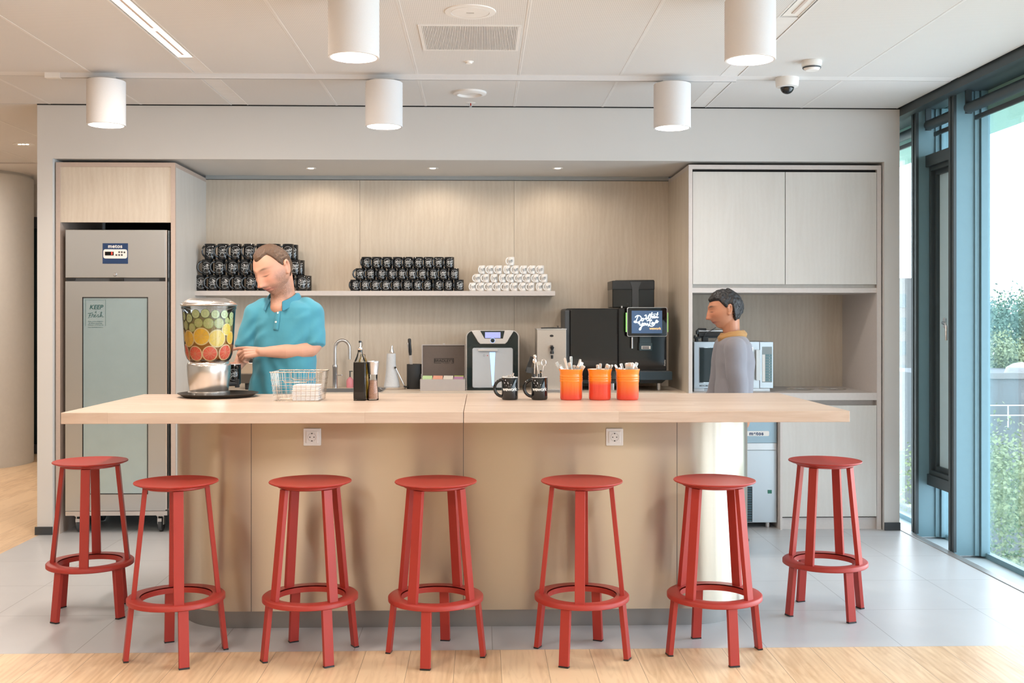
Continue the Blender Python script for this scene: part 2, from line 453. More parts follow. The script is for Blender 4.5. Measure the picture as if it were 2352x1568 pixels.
for i in range(nmid): xs.append((bandL[1] + i * pm, bandL[1] + (i + 1) * pm))
pr = (XR - .02 - bandR[1]) / 2
xs += [(bandR[1], bandR[1] + pr), (bandR[1] + pr, XR - .02)]
ybr = [(-4.5, -.35), (-.25, 3.1), (3.2, 6.58), (6.69, 7.56), (7.57, 10.4), (10.5, 14.9)]
mb = MB()
for x0, x1 in xs:
    for y0, y1 in ybr:
        if y0 > 7 and y0 < 8 and x0 > XL: continue
        if y0 > 8 and x0 > XL: continue
        mb.box(x0 + .0004, x1 - .0004, y0 + .001, y1 - .001, CZ, CZ + .028)
struct(mb.build('ceiling', M['ceil'], origin=(0, 0, CZ), smooth=False))
mb = MB()
for x0, x1 in xs:
    for y0, y1 in ybr:
        if y0 > 7 and x0 > XL: continue
        mb.box(x0 - .0005, x0 + .008, y0, y1, CZ - .0012, CZ + .001).box(x1 - .008, x1 + .0005, y0, y1, CZ - .0012, CZ + .001)
struct(mb.build('trim_31', M['ceilband'], origin=(0, 0, CZ), smooth=False))
mb = MB()
for bx0, bx1 in (bandL, bandR):
    for y0, y1 in ((-4.5, 5.02), (6.2, 7.56)) if bx0 < 0 else ((-4.5, 4.1), (5.3, 7.56)):
        mb.box(bx0 + .002, bx1 - .002, y0, y1, CZ + .002, CZ + .028)
mb.box(-8.5, XR - .02, 6.582, 6.688, CZ + .001, CZ + .02)
struct(mb.build('trim_1', M['ceilband'], origin=(0, 0, CZ), smooth=False))

# kitchen wall with its wide opening
OX0, OX1 = PX(121, YW), PX(2031, YW); OZ = PZ(368, YW)
mb = MB()
mb.box(XL, OX0, YW, 8.62, 0, CZ); mb.box(OX1, XR, YW, 8.62, 0, CZ); mb.box(OX0, OX1, YW, 8.62, OZ, CZ)
struct(mb.build('wall_back', M['wall'], origin=(0, YW, 0), smooth=False))
struct(MB().box(OX0 - .2, OX1 + .2, 8.625, 8.68, 0, CZ).build('wall_behind_niche', M['gap'], smooth=False))
M['skirt'] = mat('skirting_dark', (.04, .045, .05), .5)
struct(MB().box(XL - .012, OX0, YW - .012, YW, 0, .055).build('baseboard_left', M['skirt'], smooth=False))
struct(MB().box(OX1, XR + .002, YW - .012, YW, 0, .055).build('baseboard_right', M['skirt'], smooth=False))
# thin shadow line at the ceiling
struct(MB().box(XL, XR, YW - .004, YW + .004, CZ - .006, CZ + .02).build('trim_2', M['gap'], smooth=False))
# rest of the room, behind the camera and along the corridor
struct(MB().box(-9.1, -9, -4.5, 15, 0, CZ + .1).build('wall_left', mat('painted_wall_warm', (.60, .57, .52), .8), smooth=False))
struct(MB().box(-9, -2.6, -4.6, -4.5, 0, CZ + .1).box(-2.6, XR + .3, -4.6, -4.5, 0, CZ + .1).build('wall_front', mat('painted_wall_rear', (.58, .54, .48), .8), smooth=False))
struct(MB().box(-9, -5.7, 12.1, 12.2, 0, CZ + .1).box(-5.7, -4.6, 12.1, 12.2, 2.6, CZ + .1).box(-4.6, XR, 12.1, 12.2, 0, CZ + .1).build('wall_far', mat('painted_wall_far', (.62, .60, .56), .8), smooth=False))
struct(MB().box(XL, XL + .1, 8.62, 15, 0, CZ + .1).build('wall_corridor', M['wall'], smooth=False))

# corridor column and the dark glazed door beyond it
tag(MB().lathe([(.62, 0), (.62, CZ - .03), (.60, CZ - .03), (.60, CZ)], (-5.27, 11.3, 0), 72).build('round_column', mat('column_plaster', (.60, .585, .55), .85, 25, .04)), 'thick round plastered column in the corridor at the far left', 'column')
dd = struct(MB().box(-5.7, -4.6, 12.13, 12.17, 0, 2.6).build('door_1', mat('door_glass_dark', (.015, .03, .035), .1), smooth=False), 'dark glazed door behind the round column')
struct(MB().box(-5.7, -4.6, 12.09, 12.13, 2.48, 2.6).box(-4.68, -4.6, 12.09, 12.13, 0, 2.48).box(-5.7, -5.62, 12.09, 12.13, 0, 2.48).box(-5.7, -4.6, 12.09, 12.13, 0, .1).build('door_frame', M['skirt'], dd, smooth=False))
dl = thing('recessed_downlight', 'small recessed downlight in the corridor ceiling beside the wall', 'ceiling light', atz(54, 331, CZ))
c = ORG[dl.name]
MB().lathe([(.05, -.002), (.085, -.006), (.088, 0), (.05, 0)], c, 32).build('trim_ring', M['white'], dl)
for dx in (-.032, 0, .032): MB().lathe([(.012, -.004), (.012, -.0045)], c + Vector((dx, 0, 0)), 16).build('lamp', M['led2'], dl)
area('corridor_lamp', (c.x, c.y, CZ - .03), (0, 0, 0), .1, .1, 24, WARM2, 'DISK')
area('corridor_lamp', (-6.6, 10.0, CZ - .03), (0, 0, 0), .1, .1, 20, WARM2, 'DISK')

# ================================================================== FACADE on the right
XF = 3.0            # room face of the mullions
XG = 3.20           # glass
Y2a, Y2b = 6.84, 6.915     # second mullion (near)
Y1a, Y1b = 7.44, 7.52      # first mullion (beside the wall)
def mullion(ya, yb, n, full=True):
    mb = MB(); mb.box(XF, XG - .02, ya, yb, -.02, CZ + .02)
    o = struct(mb.build('trim_%d' % n, M['facade'], smooth=False))
    # the grooved room edge is coloured darker for its lack of daylight
    m2 = MB().box(XF - .006, XF + .012, ya - .002, ya + .03, 0, CZ).box(XF - .006, XF + .012, yb - .03, yb + .002, 0, CZ)
    m2.box(XF, XF + .01, ya + .03, yb - .03, 0, CZ)
    e = m2.build('mullion_shade_edge', M['facade_dark'], o, smooth=False)
    return o
mullion(Y2a, Y2b, 3); mullion(Y1a, Y1b, 4)
for ya in (4.3, 3.7, 1.56, .9, -1.24, -1.9, -3.7): mullion(ya, ya + .075, 13 + int(ya * 2 + 8))  # unseen mullions added to streak the reflection in the steel base
# glazing bars standing behind each mullion, against the glass
mb = MB()
for ya in (Y2a, Y1a, 4.3, 3.7, 1.56, .9, -1.24, -1.9, -3.7):
    mb.box(3.127, 3.155, ya - .012, ya, -.02, CZ); mb.box(3.16, 3.215, ya - .03, ya + .09, -.02, CZ)
struct(mb.build('trim_7', M['facade'], smooth=False))
# header and sill
struct(MB().box(XR + .0, XR + .075, -4.5, 9, 2.905, CZ + .03).box(XR + .07, XG + .1, -4.5, 9, 2.93, CZ + .03).build('trim_8', M['facade_dark'], smooth=False))
struct(MB().box(XR, XR + .055, -4.5, 7.9, -.1, .004).build('trim_9', mat('floor_rail_alu', (.34, .33, .32), .4, metal=.6), smooth=False, bev=.004))
struct(MB().box(XR + .055, XG + .1, -4.5, 9, -.14, -.035).build('trim_10', M['sill'], smooth=False))
struct(MB().box(XG - .01, XG + .03, -4.5, 9, -.035, .0).build('trim_11', M['facade'], smooth=False))
# panes
for i, (y0, y1) in enumerate(((-4.5, -1.9), (-1.825, .9), (.975, Y2a), (Y1b, 9.0))):
    o = struct(MB().box(XG + .002, XG + .012, y0, y1, -.02, 2.80).build('window_%d' % (i + 1), M['glass'], smooth=False))
    struct(MB().box(XG + .002, XG + .02, y0, y1, 2.80, 2.95).build('fritted_panel', M['frit'], o, smooth=False))
struct(MB().box(XG + .02, 3.62, -4.5, 12, 2.80, 2.83).build('trim_12', M['frit'], smooth=False))
# narrow bay: tall side-hung vent with handle
w5 = struct(MB().box(XG - .03, XG - .02, Y2b, Y1a, .0, 2.93).build('window_5', M['glass'], smooth=False))
va, vb = Y2b, Y1a - .0
zt = atz(2199, 354, 0) if False else None
VT, VBt = 1.487 + (731 - 372) / 344 * 1.0, 1.487 - (1100 - 731) / 344 * 1.0
mb = MB()
for (x0, x1, e0, e1) in ((3.085, 3.14, 0, .03), (3.11, 3.16, .03, .06)):
    a, b_ = va + e0, vb - e0; t, bo = VT - e0, VBt + e0; wd = e1 - e0
    mb.box(x0, x1, a, a + wd, bo, t); mb.box(x0, x1, b_ - wd, b_, bo, t); mb.box(x0, x1, a + wd, b_ - wd, t - wd, t); mb.box(x0, x1, a + wd, b_ - wd, bo, bo + wd)
mb.box(3.07, 3.15, va, vb, VBt - .075, VBt - .0)
fr = struct(mb.build('window_frame', M['facade_dark'], w5, smooth=False, bev=.002))
struct(MB().box(3.135, 3.145, va + .05, vb - .055, VBt + .055, VT - .055).build('vent_reflection_panel', mat('vent_reflection_blue', (.55, .74, .80), .3), w5, smooth=False))  # opaque panel; its blue is the glass reflection put into the colour
struct(MB().box(3.06, 3.14, va, vb, 1.487 + (731 - 372) / 344, 1.487 + (731 - 345) / 344 ).build('transom', M['facade_dark'], w5, smooth=False))
hp = Vector((3.10, 7.20, 1.487 - 10 / 338))
hd = MB(); hd.prism(rrect(hp.y - .016, hp.y + .016, hp.z - .035, hp.z + .035, .0155), hp.x - .014, hp.x + .0, plane='yz')
hd.tube([(hp.x - .01, hp.y, hp.z), (hp.x - .03, hp.y - .02, hp.z), (hp.x - .035, hp.y - .075, hp.z - .004), (hp.x - .036, hp.y - .09, hp.z - .02), (hp.x - .036, hp.y - .09, hp.z - .115)], .0095, 14)
struct(hd.build('window_handle', M['satin'], w5))
# roller blinds under the header
for i, (ya, yb) in enumerate(((Y1b + .01, 8.6), (Y2b + .03, Y1a - .03), (1.0, Y2a - .05))):
    t = thing('roller_blind', ('rolled blind above the window strip beside the kitchen wall', 'short rolled blind above the narrow vent window', 'long rolled dark blind above the large window at right')[i], 'blind', (3.07, (ya + yb) / 2, 2.80), 'roller blinds under the window header')
    MB().tube([(3.07, ya, 2.815), (3.07, yb, 2.815)], .034, 24).build('blind_roll', M['facade_dark'], t)
    MB().box(3.095, 3.112, ya + .01, yb - .02, 2.735, 2.765).build('bottom_bar', M['black'], t, bev=.003)
    MB().box(3.05, 3.09, yb, yb + .012, 2.78, 2.93).build('bracket', M['facade_dark'], t); MB().box(3.05, 3.09, ya - .012, ya, 2.78, 2.93).build('bracket', M['facade_dark'], t)

# ================================================================== OUTSIDE
M['leaf1'] = mat('leaves_green', (.12, .19, .10), .7, 2, .35)
M['leaf2'] = mat('leaves_pale', (.20, .25, .13), .7, 2, .3)
M['leaf3'] = mat('leaves_bluegreen', (.09, .17, .13), .7, 2, .35)
M['bark'] = mat('bark', (.12, .1, .08), .9)
def tree(c, rad, hgt, m, label, n=5200, leaf=.14, blobs=26):
    n = int(n * 4.2); leaf *= .55; blobs *= 2
    base = Vector((c[0], c[1], -18)); rnd = random.Random(int(c[0] * 31 + c[1]))
    t = thing('tree', label, 'tree', base, 'trees outside the windows')
    top = c[2]
    bl = []
    for i in range(blobs):
        a = rnd.uniform(0, 2 * PI); rr = rad * math.sqrt(rnd.random()) * .75; z = top - hgt * rnd.random() ** 1.1
        bl.append((Vector((c[0] + rr * math.cos(a), c[1] + rr * math.sin(a), z - rad * .22)), rad * rnd.uniform(.22, .42)))
    mb = MB()
    for i in range(n):
        p, r0 = bl[i % blobs]
        d = Vector((rnd.gauss(0, 1), rnd.gauss(0, 1), rnd.gauss(0, 1))).normalized()
        q = p + d * r0 * rnd.uniform(.1, 1.15)
        u = Vector((rnd.gauss(0, 1), rnd.gauss(0, 1), rnd.gauss(0, 1))).normalized(); v = u.cross(d).normalized(); s_ = leaf * rnd.uniform(.6, 1.4)
        mb.faces([q - u * s_, q - v * s_ * .6, q + u * s_, q + v * s_ * .6], [(0, 1, 2, 3)])
    mb.build('crown', m, t, smooth=False)
    MB().tube([(c[0], c[1], -18), (c[0] + .2, c[1], top - hgt * .5)], [.35, .15], 8).build('trunk', M['bark'], t)
# right-hand pane looks along X/Y ~ .47 .. .50 ; left strip along .385 .. .40
tree((14.6, 30, -1.4), 3.6, 9, M['leaf2'], 'pale green treetop just outside the large window', 9000, .10, 34)
tree((9.6, 22, -3.9), 2.2, 6, M['leaf1'], 'leafy tree below the window strip beside the wall', 6000, .12)
tree((20.0, 36, -2.6), 3.4, 9, M['leaf1'], 'green treetop to the right of the pale one', 5000, .12)
tree((33.5, 68, .5), 4.0, 5, M['leaf2'], 'yellowish rounded tree behind the flat roof', 4500, .18)
tree((45, 90, 3.6), 7.0, 9, M['leaf3'], 'tall bluish green tree against the sky', 6000, .26)
tree((60, 112, 4.4), 8.0, 9, M['leaf1'], 'distant green tree at the right edge', 5000, .3)
M['bldg'] = mat('pale_facade', (.16, .155, .155), .8)
M['bwin'] = mat('far_window', (.09, .13, .145), .2)
b = thing('office_building', 'pale office block with window bands seen past the kitchen wall', 'building', (55, 150, -18))
MB().box(38, 62, 150, 170, -18, 7.1).build('wall', M['bldg'], b, smooth=False)
for k in range(6):
    z = 4.9 - k * 3.3
    for j in range(8):
        x = 58.9 - 2.85 * j
        f = MB().box(x - 2.4, x, 149.9, 150.05, z - 1.9, z); f.build('window', M['bwin'], b, smooth=False)
b = thing('flat_roof_building', 'low grey flat-roofed building between the trees', 'building', (31, 55, -18))
MB().box(24, 46, 55, 66, -18, -1.55).build('wall', mat('grey_render', (.13, .14, .15), .8), b, smooth=False)
MB().box(23.9, 46, 54.9, 55.2, -1.6, -1.3).build('parapet', mat('parapet_white', (.19, .19, .19), .8), b, smooth=False)
MB().lathe([(.9, -1.5), (.75, -1.1), (.4, -.9), (0, -.82)], (28.6, 57, 0), 24).build('roof_light', mat('dome_white', (.26, .26, .26), .4), b)
mb = MB()
for k in range(8): mb.tube([(24.3 + k * 1.1, 54.2, -4.0), (24.3 + k * 1.1, 54.2, -2.9)], .03, 6)
for z in (-2.9, -3.4): mb.tube([(24, 54.2, z), (33, 54.2, z)], .03, 6)
mb.build('railing', mat('railing_white', (.6, .6, .6), .5), b)
tag(MB().box(-60, 400, 9.5, 400, -18.2, -18).build('ground_outside', mat('ground_outside', (.26, .30, .22), .9, 1, .3), smooth=False), 'green ground far below the office', 'ground', kind='structure')
# ================================================================== CABINETS IN THE NICHE
YC = 7.60           # cabinet fronts
CT = .962           # back counter height
CZT = PZ(376.5, YC)     # cabinet top
T = .03
# ply back panels and left/right cheeks
def lx(px): return PX(px, YC)
LX0, LX1 = lx(128), lx(402.5)
RX0, RX1 = lx(1582), lx(2024)
# three splashback panels
pnl = [(PX(468, YB), PX(826.5, YB)), (PX(826.5, YB), PX(1181, YB)), (PX(1181, YB), PX(1534, YB))]
PZT = PZ(415, YB)
for i, (a, b_) in enumerate(pnl):
    o = MB().box(a + .0009 - (.03 if i == 0 else 0), b_ - .0009 + (.03 if i == 2 else 0), YB, YB + .018, CT - .1, PZT).build('wall_panel', M['ply'], smooth=False)
    struct(o); o.name = 'trim_%d' % (20 + i)
struct(MB().box(LX1, RX0, YB - .012, YB + .02, PZT + .004, PZ(405, YB) + .004).build('trim_23', mat('shadow_profile', (.36, .38, .38), .6), smooth=False))
struct(MB().box(LX1 - .0, RX0, YB + .0, YB + .02, PZ(405, YB), OZ + .0).build('trim_24', M['wall'], smooth=False))
# soffit inside the opening is the underside of wall_back; downlights in it
for i, px in enumerate((714, 994, 1281)):
    p = atz(px, 386, OZ)
    t = thing('recessed_downlight', ('left', 'middle', 'right')[i] + ' small round downlight in the soffit over the mugs', 'ceiling light', p, 'downlights over the splashback')
    MB().lathe([(.021, -.001), (.036, -.004), (.040, -.0005), (.04, 0)], p, 28).build('trim_ring', M['white'], t)
    MB().lathe([(.021, -.003), (.0, -.004)], p, 20, cap0=False).build('lamp', M['led2'], t)
    l = bpy.data.lights.new('downlight_beam', 'SPOT'); l.energy = 7.5; l.color = (1.0, .80, .60); l.spot_size = R(160); l.spot_blend = .5; l.shadow_soft_size = .022
    o = bpy.data.objects.new('downlight_beam', l); link(o); o.location = p + Vector((0, .0, -.02)); o.rotation_euler = (R(8), 0, 0)

# tall left housing
t = thing('tall_cabinet', 'tall birch housing around the steel fridge, closed panel on top', 'cabinet', (LX0, YC, 0))
MB().box(LX0, LX0 + T, YC, YB, 0, CZT - T).box(LX0, LX1, YC, YB, CZT - T, CZT).box(LX1 - T, LX1, YC, YC + .02, 0, CZT - T).build('frame', M['edge'], t, smooth=False)
MB().box(LX1 - T, LX1, YC + .0201, YB + .02, 0, CZT - T).build('side_panel', M['ply2'], t, smooth=False)
zf = PZ(512.5, YC)
MB().box(LX0 + T, LX1 - T, YC + .008, YC + .03, zf, CZT - T).build('top_panel', M['ply'], t, smooth=False)
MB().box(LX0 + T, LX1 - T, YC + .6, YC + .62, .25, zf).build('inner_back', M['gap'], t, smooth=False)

# tall right unit: frame, two upper doors, open bay, counter, lower door
t = thing('cabinet', 'tall pale birch unit with two upper doors and an open bay for the microwave', 'cabinet', (RX0, YC, 0))
zs1, zs0 = PZ(660.5, YC), PZ(671.5, YC)
MB().box(RX0, RX0 + .026, YC, YC + .02, 0, CZT - T).box(RX1 - .03, RX1, YC, YB, 0, CZT - T).box(RX0, RX1, YC, YB, CZT - T, CZT).build('frame', M['edge2'], t, smooth=False)
MB().box(RX0, RX0 + .026, YC + .0201, YB + .02, 0, CZT - T).build('side_panel', M['ply'], t, smooth=False)
MB().box(RX0 + .026, RX1 - .03, YC + .01, YB, zs0, zs1).build('bay_top', M['edge2'], t, smooth=False)
xm = lx(1803.5); zd0, zd1 = PZ(652, YC), PZ(394, YC, 1800)
for a, b_ in ((RX0 + .029, xm - .0025), (xm + .0025, RX1 - .033)):
    MB().box(a, b_, YC + .0, YC + .02, zd0, zd1 - .003).build('door', M['ply2'], t, smooth=False)
MB().box(RX0 + .026, RX1 - .03, YC + .035, YC + .05, zs1, zd0 + .02).build('finger_recess', M['ply2'], t, smooth=False)
MB().box(RX0 + .026, RX1 - .03, YB - .1, YB - .08, CT, zs0).build('bay_back', M['ply'], t, smooth=False)
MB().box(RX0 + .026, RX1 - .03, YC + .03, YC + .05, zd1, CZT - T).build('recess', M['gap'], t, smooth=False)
# lower part
xd0 = lx(1797)
zc1, zc0 = PZ(902, YC, 1900), PZ(919, YC, 1900)
MB().box(RX0 + .026, RX1 - .03, YC + .0, YB, zc0, zc1).build('worktop', M['edge2'], t, smooth=False, bev=.002)
MB().box(xd0, RX1 - .033, YC + .0, YC + .02, PZ(1186, YC, 1900), PZ(931, YC, 1900)).build('lower_door', M['ply2'], t, smooth=False)
MB().box(xd0, RX1 - .03, YC + .06, YC + .08, PZ(1190, YC, 1900), zc0).build('lower_recess', M['edge2'], t, smooth=False)
MB().box(xd0, RX1 - .03, YC + .03, YC + .05, 0, PZ(1190, YC, 1900)).build('kick_board', M['edge2'], t, smooth=False)
MB().box(xd0 - .015, xd0 - .0, YC, YB - .1, 0, zc0).build('divider', M['edge2'], t, smooth=False)
for px in (1838, 1912):
    p = atz(px, 893.5, zc1)
    MB().lathe([(.078, .0005), (.098, .003), (.102, .0005)], (p.x, p.y, zc1), 36, cap0=False, cap1=False).lathe([(.078, .0008), (.072, -.015), (.07, -.03), (.0, -.03)], (p.x, p.y, zc1 + .001), 36, cap0=False).build('waste_chute_ring', M['chrome'], t)

# shelf
SZ1 = PZ(668, 8.12); SZ0 = PZ(679, 8.12)
sx0, sx1 = PX(447.5, 8.12), PX(1275, 8.12)
sh = MB().box(sx0, sx1, 8.12, YB - .002, SZ0, SZ1).build('wall_shelf', M['edge2'], smooth=False, bev=.002)
tag(sh, 'long thin pale birch shelf holding the stacked mugs', 'shelf')

# back counter
bc = thing('back_counter', 'long birch back counter with a sink set under the tap', 'counter', (LX1, YC + .05, 0))
sk0, sk1 = PX(600, 8.0), PX(884, 8.0)
BY0 = YC + .08
MB().box(LX1, sk0, BY0, YB, CT - .04, CT).box(sk1, RX0, BY0, YB, CT - .04, CT).box(sk0, sk1, BY0, 7.76, CT - .04, CT).box(sk0, sk1, 8.17, YB, CT - .04, CT).build('worktop', ply('counter_ply', (.60, .50, .40), (.70, .60, .49), .4, vert=False), bc, smooth=False)
MB().box(sk0, sk1, 7.762, 7.77, CT - .2, CT + .002).box(sk0, sk1, 8.16, 8.168, CT - .2, CT + .002).box(sk0, sk0 + .01, 7.77, 8.16, CT - .2, CT + .002).box(sk1 - .01, sk1, 7.77, 8.16, CT - .2, CT + .002).box(sk0, sk1, 7.77, 8.16, CT - .21, CT - .2).build('sink', M['satin'], bc, smooth=False)
MB().box(LX1, RX0, BY0 + .03, BY0 + .05, .1, CT - .04).build('front_panel', M['ply2'], bc, smooth=False)

# ================================================================== FRIDGE
YF = 7.585
fx = lambda px: PX(px, YF)
fz = lambda py: PZ(py, YF, 260)
t = thing('steel_fridge', 'tall stainless upright fridge with glass door standing in the birch housing', 'fridge', (fx(268), 7.9, 0))
MB().box(fx(150), fx(384), YF + .045, YC + .58, fz(1184), fz(527.5)).build('body', M['steel'], t, smooth=False, bev=.003)
MB().box(fx(150), fx(380), YF, YF + .044, fz(637.5), fz(527.5)).build('control_fascia', M['steel'], t, smooth=False, bev=.003)
x0, x1, z0, z1 = fx(150), fx(380), fz(1173), fz(646)
wx0, wx1, wz0, wz1 = fx(189), fx(340), fz(1135), fz(682)
dm = MB().box(x0, wx0, YF, YF + .042, z0, z1).box(wx1, x1, YF, YF + .042, z0, z1).box(wx0, wx1, YF, YF + .042, z0, wz0).box(wx0, wx1, YF, YF + .042, wz1, z1)
door = dm.build('door', M['steel'], t, smooth=False)
g = .006
MB().box(wx0, wx0 + g, YF - .001, YF + .04, wz0, wz1).box(wx1 - g, wx1, YF - .001, YF + .04, wz0, wz1).box(wx0, wx1, YF - .001, YF + .04, wz0, wz0 + g).box(wx0, wx1, YF - .001, YF + .04, wz1 - g, wz1).build('gasket', M['black'], door, smooth=False)
frosted = mat('frosted_door_glass', (.40, .53, .57), .2, spec=.8, metal=.5)
MB().box(wx0 + g, wx1 - g, YF + .004, YF + .02, wz0 + g, wz1 - g).build('glass_pane', frosted, door, smooth=False)
MB().box(fx(150), fx(384), YF + .0, YF + .045, fz(1184), fz(1174)).build('base_strip', M['satin'], t, smooth=False, bev=.002)
MB().box(fx(380.5), fx(384), YF - .004, YF + .03, fz(1170), fz(528)).build('hinge_rail', M['satin'], t, smooth=False)
MB().box(fx(150), fx(384), YF + .01, YF + .04, fz(646), fz(637.5)).build('door_gap', M['darkgrey'], t, smooth=False)
MB().box(fx(252), fx(284), YF - .004, YF + .03, fz(644), fz(639)).box(fx(153), fx(172), YF - .002, YF + .03, fz(643), fz(639)).box(fx(366), fx(380), YF - .002, YF + .03, fz(643), fz(639)).build('latch', M['black'], t, smooth=False)
MB().lathe([(.0, .0), (.011, .0), (.012, .006), (.009, .01), (.0, .01)], (fx(264.5), YF, fz(630)), 20, ax='y').build('lock', M['satin'], t)
navy = mat('navy_label', (.01, .04, .12), .35)
cp = MB().box(fx(236), fx(294), YF - .004, YF, fz(605.5), fz(558.5)).build('control_panel', navy, t, smooth=False)
MB().prism(rrect(fx(238), fx(292.5), fz(593.5), fz(572.5), .014), YF - .006, YF - .004).build('button_field', M['white'], cp, smooth=False)
MB().box(fx(242), fx(262), YF - .008, YF - .006, fz(586.5), fz(578)).build('display', M['blackgloss'], cp, smooth=False)
lettering('5', .024, (fx(258), YF - .009, fz(582.3)), emis('red_digit', (1, .05, .03), 1.6), cp, 'digit', bold=.0006)
mb = MB()
for px, py in ((274.5, 579), (280.5, 579), (286.5, 579.5), (268, 585.5), (274.5, 585.5), (280.5, 585.5)): mb.cyl((fx(px), YF - .006, fz(py)), .0062, .002, 14, 'y')
mb.build('button', M['darkgrey'], cp)
lettering('metos', .036, (fx(265), YF - .0045, fz(565.6)), M['white'], cp, bold=.0009, spacing=1.1, thick=.0004)
# note on the door glass
nx0, nx1 = fx(196), fx(242.5)
gm = mat('note_ink', (.02, .09, .09), .5)
n_ = MB()
for a in ((nx0, nx0 + .0012, fz(748), fz(688)), (nx1 - .0012, nx1, fz(748), fz(688)), (nx0, nx1, fz(689), fz(688.6))): n_.box(a[0], a[1], YF + .0025, YF + .004, a[2], a[3])
sg = n_.build('sticker_border', gm, door, smooth=False)
lettering('KEEP', .042, (fx(220), YF + .003, fz(705.5)), gm, door, bold=.0007, shear=.25)
lettering('it', .022, (fx(219), YF + .003, fz(716.5)), gm, door, shear=.3)
FRESH = True
for k, s_ in enumerate(('Please remove all leftovers', 'by 5:00 pm every Friday', 'Otherwise, we’ll throw ’em')): lettering(s_, .0095, (fx(219), YF + .003, fz(738 + k * 4)), gm, door, thick=.0002)
lettering('Need refreshment? Look in it', .0085, (fx(219), YF + .003, fz(751.5)), gm, door, thick=.0002)
def caster(px, y, par):
    x = fx(px)
    c_ = MB().cyl((x - .013, y, .05), .048, .026, 28, 'x').build('caster_wheel', M['darkgrey'], par, bev=.004)
    MB().box(x - .022, x - .016, y - .02, y + .02, .05, .115).box(x + .016, x + .022, y - .02, y + .02, .05, .115).box(x - .026, x + .026, y - .03, y + .03, .110, .118).cyl((x, y, .117), .02, fz(1184) - .117, 16).box(x - .014, x + .014, y - .05, y - .04, .075, .098).build('caster_fork', M['satin'], c_, smooth=False)
caster(173, YF + .09, t); caster(362, YF + .09, t); caster(178, YF + .5, t); caster(358, YF + .5, t)

# ================================================================== ISLAND
IZ = 1.065
IY0 = atz(1108, 945.3, IZ).y; IY1 = atz(1108, 903.5, IZ).y
IX0, IX1 = atz(149.5, 945.3, IZ).x, atz(1960, 945.3, IZ).x
IB = PZ(971, IY0)
M['butcher'] = planks('butcher_block', (srgb(188, 163, 143), srgb(208, 187, 169)), 1.15, .045, .34, gap=srgb(180, 155, 135), along='X', grain=.8, gapw=.0006, off=(0, 0))
top_m = M['butcher']
xs_ = PX(1064.5, IY0)
it = thing('island_counter', 'long kitchen island with thick pale wooden top on a rounded steel base', 'counter', ((IX0 + IX1) / 2, 5.55, 0))
MB().box(IX0, xs_ - .0012, IY0, IY1, IB, IZ).build('worktop', top_m, it, smooth=False, bev=.0025)
MB().box(xs_ + .0012, IX1, IY0, IY1, IB, IZ).build('worktop', top_m, it, smooth=False, bev=.0025)
BY = 5.215; BR = .355; BYC = BY + BR
bx0 = PX(413, BYC) ; bx1 = PX(1712, BYC)
def stadium(x0, x1, yc, r, n=28):
    p = []
    for i in range(n + 1): a = R(-90 + 180 * i / n); p.append((x1 - r + r * math.cos(a), yc + r * math.sin(a)))
    for i in range(n + 1): a = R(90 + 180 * i / n); p.append((x0 + r + r * math.cos(a), yc + r * math.sin(a)))
    return p
MB().prism(stadium(bx0, bx1, BYC, BR), .092, IB, plane='xy').build('steel_base', M['champ'], it, angle=25)
MB().prism(stadium(bx0 + .045, bx1 - .045, BYC, BR - .045), 0, .092, plane='xy').build('plinth', M['plinth'], it, angle=25)
mb = MB()
for px in (577, 1064.5, 1555): x = PX(px, BY); mb.box(x - .0012, x + .0012, BY - .0012, BY + .01, .092, IB)
mb.build('sheet_joint', M['darkgrey'], it, smooth=False)
for px, py in ((717.5, 1003), (1411, 1003)):
    c = at(px, py, BY)
    s_ = thing('power_socket', ('white wall socket on the island base, left one above the third stool' if px < 1000 else 'white wall socket on the island base, right one above the fifth stool'), 'socket', c, 'sockets on the island base')
    MB().prism(rrect(c.x - .041, c.x + .041, c.z - .041, c.z + .041, .004), BY - .011, BY).build('frame', M['white'], s_, bev=.0015)
    ins = MB().prism(rrect(c.x - .028, c.x + .028, c.z - .028, c.z + .028, .002), BY - .014, BY - .011).build('insert', M['white'], s_, bev=.001)
    mm = MB().lathe([(.019, 0), (.0205, .0006), (.0205, .001), (.0185, .001)], (c.x, BY - .014, c.z), 32, ax='y', cap0=False, cap1=False)
    mm.build('socket_ring', mat('socket_shade', (.55, .53, .51), .5), ins)
    q = MB()
    for dx in (-.0095, .0095): q.cyl((c.x + dx, BY - .014, c.z), .0028, .001, 12, 'y')
    q.box(c.x - .003, c.x + .003, BY - .0155, BY - .014, c.z + .015, c.z + .020).box(c.x - .003, c.x + .003, BY - .0155, BY - .014, c.z - .020, c.z - .015)
    q.build('contact_hole', M['black'], ins)

